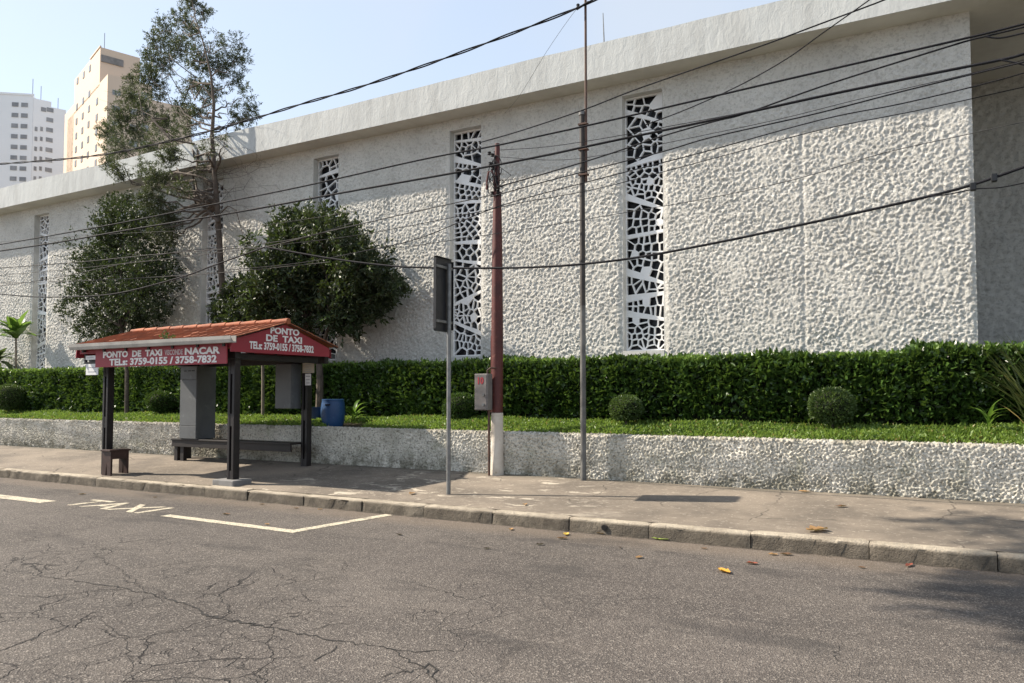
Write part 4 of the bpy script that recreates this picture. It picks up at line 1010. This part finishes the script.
    text_obj('number', '10', .15, M['redmark'], m, ((bx0 + bx1) / 2 - .01, y0 - .009, 1.80), XF, ZF, bold=.006, fit=.11)
    for zz in (1.46, 1.62): MB().tube([(bx1 - .07, y0 - .007, zz), (bx1 - .07, y0 - .03, zz)], .024, 12).build('knob', M['galv'], m, smooth=True)
    MB().tube([(bx1 - .06, y - .17, z1 - .01), (bx1 - .06, y - .17, 2.02), (bx1 - .01, y - .16, 2.06), (bx1 + .06, y - .07, 2.06)], .016, 8).build('conduit', M['rust'], root, smooth=True)
    MB().tube([(bx1 - .045, y - .15, z0 + .01), (bx1 - .045, y - .14, zpav(y) - .01)], .020, 8).build('down_pipe', M['rust'], root, smooth=True)
    return x, y
RPX, RPY = red_pole()

# ------------------------------------------------------------------ overhead cables
def smooth_poly(P, n=6):
    P = [np.array(p) for p in P]; Q = [2 * P[0] - P[1]] + P + [2 * P[-1] - P[-2]]; out = []
    for i in range(1, len(Q) - 2):
        for k in range(n):
            t = k / n; p0, p1, p2, p3 = Q[i - 1], Q[i], Q[i + 1], Q[i + 2]
            out.append(.5 * ((2 * p1) + (p2 - p0) * t + (2 * p0 - 5 * p1 + 4 * p2 - p3) * t * t + (3 * p1 - p0 - 3 * p2 + p3) * t ** 3))
    out.append(P[-1]); return out
def cable(px, Y, r, label, mat='cable', extL=0, extR=0, strands=1, name='overhead_cable'):
    if not hasattr(Y, '__len__'): Y = (Y, Y)
    xs = [p[0] for p in px]; P = [at(a, b, Y[0] + (Y[1] - Y[0]) * (a - xs[0]) / (xs[-1] - xs[0])) for a, b in px]
    if extL: d = unit(P[0] - P[1]); P = [P[0] + d * extL * q + np.array([0, 0, .004 * (extL * q) ** 2]) for q in (1, .4, .12, .03)] + P
    if extR: d = unit(P[-1] - P[-2]); P = P + [P[-1] + d * extR * q for q in (.02, .08, .3, 1)]
    C = smooth_poly(P); mb = MB(); r = r * .8
    if strands == 1: mb.tube(C, r, 6)
    else:
        C = np.array(C); D = [0]
        # resample finely so the strands can twist
        seg = np.linalg.norm(np.diff(C, axis=0), axis=1); s = np.concatenate([[0], np.cumsum(seg)]); n = int(s[-1] / .12); q = np.linspace(0, s[-1], n)
        C = np.stack([np.interp(q, s, C[:, i]) for i in range(3)], 1); T = unit(np.gradient(C, axis=0)); U = unit(np.cross(T, np.array([0, 0, 1.0]))); W_ = np.cross(U, T)
        for k in range(strands):
            a = 2 * math.pi * (q / 1.7 + k / strands); mb.tube(C + (U * np.cos(a)[:, None] + W_ * np.sin(a)[:, None]) * r * .95, r * .78, 5)
    o = mb.build(name, M[mat], None, smooth=True); tag(o, label, 'cable', 'overhead cables along the street'); return o
cable([(0, 164), (60, 159.5), (107, 154), (150, 145.5), (200, 133.7), (256, 118), (300, 104.5), (360, 87), (440, 60), (500, 38), (560, 15), (584, 5), (606, -6)], 10.74, .020, 'thick twisted cable rising from the left edge to the top of the thin pole', extL=12, extR=14, strands=2, mat='cable')
cable([(0, 244.5), (60, 234), (128, 221.5), (200, 207), (300, 187), (420, 160), (494, 146), (540, 136), (600, 122.7), (715, 96), (820, 71.7), (967, 38), (1024, 24)], 9.6, .016, 'dark cable passing over the very tip of the red pole', extL=12, extR=8)
cable([(0, 251), (60, 242), (128, 230), (240, 211.7), (330, 195), (420, 179), (470, 170), (540, 156.5), (600, 143.6), (715, 119.5), (820, 96.6), (910, 78), (1000, 60), (1024, 54)], 9.5, .020, 'thick dark cable running just below the one over the red pole tip', extL=12, extR=8)
cable([(480, 142.5), (520, 131), (583, 110), (640, 88), (750, 50), (820, 24), (884, 0), (930, -20)], (10.6, 9.9), .012, 'thin cable climbing from the red pole across the roof edge', extR=8)
cable([(645, 125), (680, 112), (715, 97), (750, 80), (788, 58), (820, 35), (872, -2), (900, -24)], (9.9, 9.3), .009, 'thin steep cable branching up over the right half of the white wall', extR=6)
cable([(497, 187), (540, 175), (600, 157), (663, 136), (716, 121), (744, 114), (820, 87), (905, 60), (967, 41), (985, 36.5), (1024, 27)], (10.5, 9.5), .013, 'cable from the red pole that crosses the thick one to meet the top cable', extR=8)
cable([(490, 197), (540, 183), (600, 167.6), (663, 151.5), (705, 139), (757, 127), (820, 112.7), (900, 92), (971, 74.6), (1024, 62)], (10.4, 9.4), .011, 'cable ending lowest on the wire tangle of the red pole', extR=8)
cable([(230, 270), (300, 263), (364, 251), (420, 238), (500, 206), (600, 178.6), (700, 153), (820, 120), (900, 104), (976, 86), (1024, 73)], 9.7, .009, 'thin cable leaving the centre tree and rising gently to the right', extR=8)
cable([(282, 244.5), (352, 236), (440, 220), (520, 203), (600, 188), (715, 158), (820, 130), (920, 110), (1024, 87)], 9.8, .007, 'thin slack cable lowest of the bundle above the sunlit wall', extR=8)
cable([(640, 210), (720, 196), (800, 178), (880, 154), (960, 136), (1024, 122)], 10.0, .006, 'very thin wire alone below the bundle at the recessed right end', 'cable_grey', extR=8, extL=4)
cable([(0, 294), (30, 296.6), (60, 297), (115, 293.7), (180, 277.5), (212, 266), (240, 256), (265, 247)], 9.7, .017, 'thick sagging cable from the left edge up into the centre tree', 'cable', extL=12)
cable([(265, 247), (277, 249), (331, 258.5), (392, 266), (445, 268), (500, 268), (540, 267), (583, 264), (640, 257), (725, 241), (800, 225), (874, 209), (930, 196), (973, 184.6), (1024, 167)], 9.7, .021, 'thick dark cable sagging behind the sign and low across the white wall', extR=8)
cable([(930, 196.5), (950, 194), (976, 189), (1000, 187.5), (1024, 183)], 9.68, .009, 'short thin cable hanging under the lowest thick cable at the right edge', extR=5)
cable([(0, 268), (80, 262), (160, 254), (240, 248), (265, 247), (330, 231), (364, 223.4), (420, 210.5), (492, 195)], (9.7, 10.6), .011, 'grey cable through the centre tree to the lower part of the red pole tangle', 'cable_grey', extL=10)
cable([(0, 283), (60, 281.5), (120, 279), (180, 275.5), (240, 271), (330, 262)], 9.8, .008, 'thin grey wire crossing the left dense tree at mid height', 'cable_grey', extL=10)
cable([(0, 275.5), (60, 270), (130, 263), (200, 255), (265, 247)], 9.75, .007, 'thinnest grey wire of those converging on the centre tree', 'cable_grey', extL=10)
cable([(505, 113), (520, 95), (547, 51), (575, 11), (584, 5)], (13.0, 10.76), .004, 'hair-thin guy wire slanting from the thin pole top to the roof edge', 'cable_grey')
cable([(130, 262), (175, 252), (240, 246), (300, 238), (352, 223)], 9.85, .008, 'thin grey wire between the two dense trees, highest of the slack ones', 'cable_grey', extL=9)
cable([(0, 242), (80, 236), (150, 232), (230, 229), (300, 220), (360, 210)], 9.9, .005, 'faint grey wire crossing the slender trunk below the two main cables', 'cable_grey', extL=9)
cable([(500, 150), (545, 147), (600, 139), (660, 128), (745, 112), (820, 96), (900, 80)], (10.6, 10.0), .006, 'thin slack wire just above the thick cable beside the red pole')
cable([(500, 157), (560, 160), (620, 152), (700, 136), (780, 119), (860, 99), (960, 76), (1024, 60)], (10.6, 9.8), .005, 'thin slack wire just below the thick cable beside the red pole')
o = cable([(985, 36.5), (1000, 38), (1024, 33)], 9.48, .012, 'short loop of cable hanging under the top cable at the upper right', extR=5)
o = cable([(1000, 60), (1012, 62), (1024, 65)], 9.45, .011, 'short cable tail dropping from the thick cable at the right edge', extR=5)
for (px, py, lab) in ((973, 186, 'black splice box hanging on the low thick cable near the building corner'), (994, 177, 'small black clamp on the low thick cable right of the splice box')):
    c = at(px, py, 9.69); o = MB().box(c[0] - .03, c[0] + .03, 9.66, 9.72, c[2] - .055, c[2] + .035).build('splice_box', M['ceramic'], None, bevel=.01); tag(o, lab, 'splice box')

# ------------------------------------------------------------------ far towers
def tower_block(name, label, D, cx, cy, lx, rratio, wleft, wright, zb=-.05):
    pass
def far_box(name, mat, root, C, dl, dr, ll, lr, z0, z1):
    """C front corner (x,y), dl / dr unit directions of the left and right walls"""
    a = C; b = C + dl * ll; c = C + dl * ll + dr * lr; d = C + dr * lr
    V = [(p[0], p[1], z) for z in (z0, z1) for p in (a, b, c, d)]
    return MB().add(V, [(3, 2, 1, 0), (4, 5, 6, 7), (0, 1, 5, 4), (1, 2, 6, 5), (2, 3, 7, 6), (3, 0, 4, 7)]).build(name, mat, root)
def far_window(root, C, d, out, s, z, w_, h_):
    """a window centred s metres along wall direction d from corner C"""
    p = C + d * s
    o = MB().obox((p[0] + out[0] * .04, p[1] + out[1] * .04, z), [(d[0], d[1], 0), (out[0], out[1], 0), (0, 0, 1)], (w_ / 2 + .05, .06, h_ / 2 + .05))
    f = o.build('window', M['far_frame'], root)
    MB().obox((p[0] + out[0] * .09, p[1] + out[1] * .09, z), [(d[0], d[1], 0), (out[0], out[1], 0), (0, 0, 1)], (w_ / 2, .03, h_ / 2)).build('pane', M['far_glass'], f)
def solve_wall(C, d, px):      # distance along wall line where it meets image column px
    # ((C + d s) - O) . Rt / (.F) = (px-512)/FPX  in plan
    k = (px - 512) / FPX / (math.cos(_p) - (PPY - 110) / FPX * math.sin(_p)); f2 = _F[:2] / np.linalg.norm(_F[:2]); r2 = _Rt[:2]
    return (k * (C @ f2) - C @ r2) / (d @ r2 - k * (d @ f2))
def zat(C, d, s, py):
    p = C + d * s; f2 = _F[:2] / np.linalg.norm(_F[:2]); dep = p @ f2
    dy = -(py - PPY) / FPX; t = dep / (math.cos(_p) - dy * math.sin(_p)); return CAMH + t * (math.sin(_p) + dy * math.cos(_p))
def dirs(ang):
    f2 = _F[:2] / np.linalg.norm(_F[:2]); r2 = _Rt[:2]; a = R(ang)
    dr_ = r2 * math.cos(a) + f2 * math.sin(a); dl_ = -r2 * math.sin(a) + f2 * math.cos(a); return dl_, dr_
def beige():
    D = 150.0; dl, dr = dirs(42); C = atD(107, 110, D)[:2]
    zl = zat(C, dl, 0, 74); root = empty('apartment_tower', (C[0], C[1], -.05), 'tall peach coloured apartment tower behind the thin feathery tree', 'building')
    sl = solve_wall(C, dl, 74); sr = solve_wall(C, dr, 152)
    far_box('lower_block', M['tower_beige'], root, C, dl, dr, sl + 6, sr, -.05, zl)
    w1 = C + dr * (sr + .02) + dl * .3; far_box('rear_wing', M['tower_beige'], root, w1, dl, dr, 12, solve_wall(C, dr, 192) - sr, -.05, zat(C, dr, sr + 3, 103))
    # upper block set back from the corner
    s0 = solve_wall(C, dl, 99); C2 = C + dl * s0 + dr * .02; zu = zat(C2, dl, 0, 47)
    C2 = C + dl * (s0 + .0) + dr * .0
    far_box('upper_block', M['tower_beige'], root, C2 - dl * 0, dl, dr, sl - s0, solve_wall(C2, dr, 139), zl - .5, zu)
    far_box('side_wing', M['tower_beige'], root, C + dl * (sl + .02), dl, dr, solve_wall(C, dl, 65) - sl, 12, -.05, zat(C, dl, sl, 104))
    o_l = -dr; o_r = -dl
    for (px, ys) in ((77, (81, 107, 121.5, 136, 149.5, 163.5, 177, 191)), (83, (75, 101, 116, 130.5, 145, 159, 174)), (89, (68.5, 94, 109, 124.5, 139.5, 155, 170)), (97, (101.5, 117.5, 132, 148, 163))):
        s = solve_wall(C, dl, px)
        for y in ys: far_window(root, C, dl, o_l, s, zat(C, dl, s, y), 1.2, 1.25)
    s = solve_wall(C2, dr, 111)
    V = C2 + dr * s
    MB().obox((V[0] + o_r[0] * .1, V[1] + o_r[1] * .1, zat(C2, dr, s, 61)), [(dr[0], dr[1], 0), (o_r[0], o_r[1], 0), (0, 0, 1)], (2.1, .12, .7)).build('louvre', M['louvre'], root)
    for y in (93, 108.5, 124, 140):
        s = solve_wall(C, dr, 116); far_window(root, C, dr, o_r, s, zat(C, dr, s, y), 1.4, .9)
    for px in (134, 145):
        for y in (96, 112, 128, 144): s = solve_wall(C, dr, px); far_window(root, C, dr, o_r, s, zat(C, dr, s, y), 1.4, 1.2)
    t = C2 + dl * 2 + dr * 1.2
    MB().tube([(t[0], t[1], zu - .5), (t[0], t[1], zu + 4)], .06, 5).build('antenna', M['galv'], root)
    mb = MB()
    far_box('parapet', M['tower_beige'], root, C2 - dl * .15 - dr * .15, dl, dr, 8, .3, zu + .002, zu + .25)
beige()
def white():
    D = 190.0; dl, dr = dirs(38); C = atD(33, 110, D)[:2]; zc = zat(C, dl, 0, 96)
    root = empty('apartment_tower', (C[0], C[1], -.05), 'white apartment tower with stepped right side at the left edge of the sky', 'building')
    # nearly frontal face to the left of the corner, receding face to its right
    dl2, _ = dirs(-18 + 0); 
    fl = -_Rt[:2] * math.cos(R(9)) - (_F[:2] / np.linalg.norm(_F[:2])) * math.sin(R(9)); fr = np.array([-fl[1], fl[0]]); f2 = _F[:2]
    if fr @ f2 < 0: fr = -fr
    far_box('main_block', M['tower_white'], root, C, fl, fr, 22, 18, -.05, zc)
    # stepped right wing, set back
    gr = _Rt[:2] * math.cos(R(40)) + (f2 / np.linalg.norm(f2)) * math.sin(R(40)); gl = np.array([-gr[1], gr[0]])
    if gl @ f2 < 0: gl = -gl
    s52 = solve_wall(C, gr, 51); z52 = zat(C, gr, 1.0, 99)
    far_box('right_wing', M['tower_white'], root, C + gr * .03 - fl * .03, gl, gr, 10, s52, -.05, z52)
    s66 = solve_wall(C, gr, 66); far_box('end_wing', M['tower_white'], root, C + gr * (s52 + .03), gl, gr, 9, s66 - s52, -.05, zat(C, gr, s52 + 1, 108))
    of = -fr; og = -gl
    MB().obox((C[0] + fl[0] * 8, C[1] + fl[1] * 8, zc + .25), [(fl[0], fl[1], 0), (fr[0], fr[1], 0), (0, 0, 1)], (8.2, .15, .25)).build('parapet', M['tower_white'], root)
    for (px, off) in ((15.2, 0), (24.6, .5)):
        s = solve_wall(C, fl, px)
        for i in range(9):
            y = 104.5 + off + 10.6 * i
            if y < 196: far_window(root, C, fl, of, s, zat(C, fl, s, y), 1.45, 1.0)
    for (px, y0, dy, w_, skip) in ((43.5, 109.5, 9.9, 1.6, 3), (50, 110, 10, 2.2, 0), (36.6, 129, 9.9, .8, 0), (42, 129, 9.9, .8, 0)):
        s = solve_wall(C, gr, px)
        for i in range(9):
            y = y0 + dy * i
            if y < 190 and not (skip and i >= 1): far_window(root, C, gr, og, s, zat(C, gr, s, y), w_ * .65, 1.0)
    for px, h in ((26.5, 5.5), (42.5, 5), (60, 4)):
        s = solve_wall(C, fl, px) if px < 33 else solve_wall(C, gr, px); d = fl if px < 33 else gr; t = C + d * s + (fr if px < 33 else gl) * 3
        zt = zc if px < 33 else zat(C, gr, s, 102 if px < 51 else 110)
        MB().tube([(t[0], t[1], zt - 1.5), (t[0], t[1], zt + h)], .07, 5).build('antenna', M['galv'], root)
white()

# ------------------------------------------------------------------ fallen leaves
LM = {k: leafmat('fallen_leaf_' + k, a, b, .15, .7) for k, a, b in (('orange', (.50, .23, .03), (.60, .30, .04)), ('yellow', (.55, .36, .06), (.62, .42, .08)), ('brown', (.10, .055, .032), (.16, .085, .045)), ('tan', (.30, .17, .075), (.36, .21, .09)), ('dark', (.035, .025, .02), (.05, .035, .026)), ('green', (.20, .26, .05), (.26, .33, .07)), ('red', (.20, .05, .035), (.25, .07, .045)))}
def fallen(px, py, size, mat, label, group=None, where='road', seed=0, lobed=False, asp=.5):
    p = atZ(px, py, .012) if where == 'road' else pav(px, py); z = (.006 if where == 'road' else zpav(p[1]) + .004)
    r = random.Random(seed * 7 + int(px)); az = r.uniform(0, 6.28); n = 8; mb = MB(); V = []; c, s = math.cos(az), math.sin(az)
    for i in range(n + 1):
        t = i / n; x = (t - .5) * size; wd = size * asp * .5 * (math.sin(math.pi * t) ** .7) * (1 + (.45 * math.sin(t * 17) if lobed else 0)); lift = size * (.03 + .10 * (2 * t - 1) ** 2) * r.uniform(.6, 1.2)
        for k, yy in ((-1, -wd), (0, 0), (1, wd)):
            zz = z + lift * .6 + (abs(k) * wd * .5 * r.uniform(.5, 1.3)); V.append((p[0] + c * x - s * yy, p[1] + s * x + c * yy, zz))
    F = []
    for i in range(n): k = 3 * i; F += [(k, k + 1, k + 4, k + 3), (k + 1, k + 2, k + 5, k + 4)]
    mb.add(V, F); o = mb.build('fallen_leaf', LM[mat], None, smooth=True); tag(o, label, 'leaf', group)
fallen(724, 571, .20, 'orange', 'large bright orange leaf lying out on the asphalt', asp=.42)
fallen(817, 531, .26, 'tan', 'big curled orange-brown leaf lying on the pavement just behind the kerb', where='pav', lobed=True, asp=.6)
fallen(660, 539, .20, 'green', 'long greenish yellow leaf lying in the channel against the kerb', asp=.25)
fallen(566, 534, .14, 'yellow', 'yellow leaf on the asphalt below the drain side of the kerb', asp=.5)
fallen(639, 557, .11, 'tan', 'small tan leaf on the asphalt left of the large orange leaf', asp=.5)
fallen(752, 563, .12, 'red', 'small reddish curled leaf on the asphalt right of the large orange leaf', asp=.55)
fallen(909, 565, .17, 'red', 'thin red leaf in the channel at the right end of the kerb', asp=.3)
fallen(285, 643 - 193 + 0, .13, 'tan', 'curled tan leaf on the pavement in front of the retaining wall by the shelter post', where='pav', asp=.5) if False else None
fallen(412, 494, .15, 'tan', 'tan leaf lying on the pavement edge left of the sign post', where='pav', asp=.55)
fallen(525, 505, .10, 'tan', 'tan leaf lying on the pavement edge between the sign post and the thin pole', where='pav', asp=.6)
fallen(841, 507, .14, 'brown', 'brown leaf alone in the middle of the pavement at right', where='pav', asp=.45)
fallen(804, 492, .16, 'tan', 'tan leaf against the foot of the low wall at right', where='pav', asp=.35)
fallen(1010, 501, .22, 'tan', 'pale dry leaf heap against the low wall at the right edge', where='pav', asp=.5)
GL = 'small dry leaves scattered along the kerb'
small = [(520, 521, .15, 'tan'), (541, 524, .13, 'tan'), (511, 529, .11, 'tan'), (562, 538, .13, 'brown'), (540, 544, .10, 'dark'), (487, 548, .08, 'dark'), (474, 520, .08, 'tan'), (214, 495, .13, 'tan'), (222, 495.5, .12, 'dark'), (252, 499, .12, 'brown'), (290, 502, .13, 'tan'), (296, 508, .09, 'brown'),
         (226, 514, .13, 'brown'), (262, 504, .08, 'brown'), (82, 494, .12, 'brown'), (399, 534, .10, 'dark'), (267, 524, .08, 'tan'), (403, 510, .09, 'brown'), (786, 554, .13, 'brown'), (773, 554, .10, 'tan'), (862, 567, .07, 'brown'), (620, 547, .06, 'dark'), (704, 548, .07, 'brown'), (585, 527, .08, 'tan'), (455, 518, .07, 'brown'), (320, 509, .08, 'tan'), (155, 497, .07, 'brown'), (600, 533, .10, 'tan')]
for i, (a, b, sz, m) in enumerate(small):
    fallen(a, b, sz, m, 'small curled brown dry leaf lying on the asphalt near the kerb', GL, seed=i, asp=.5)
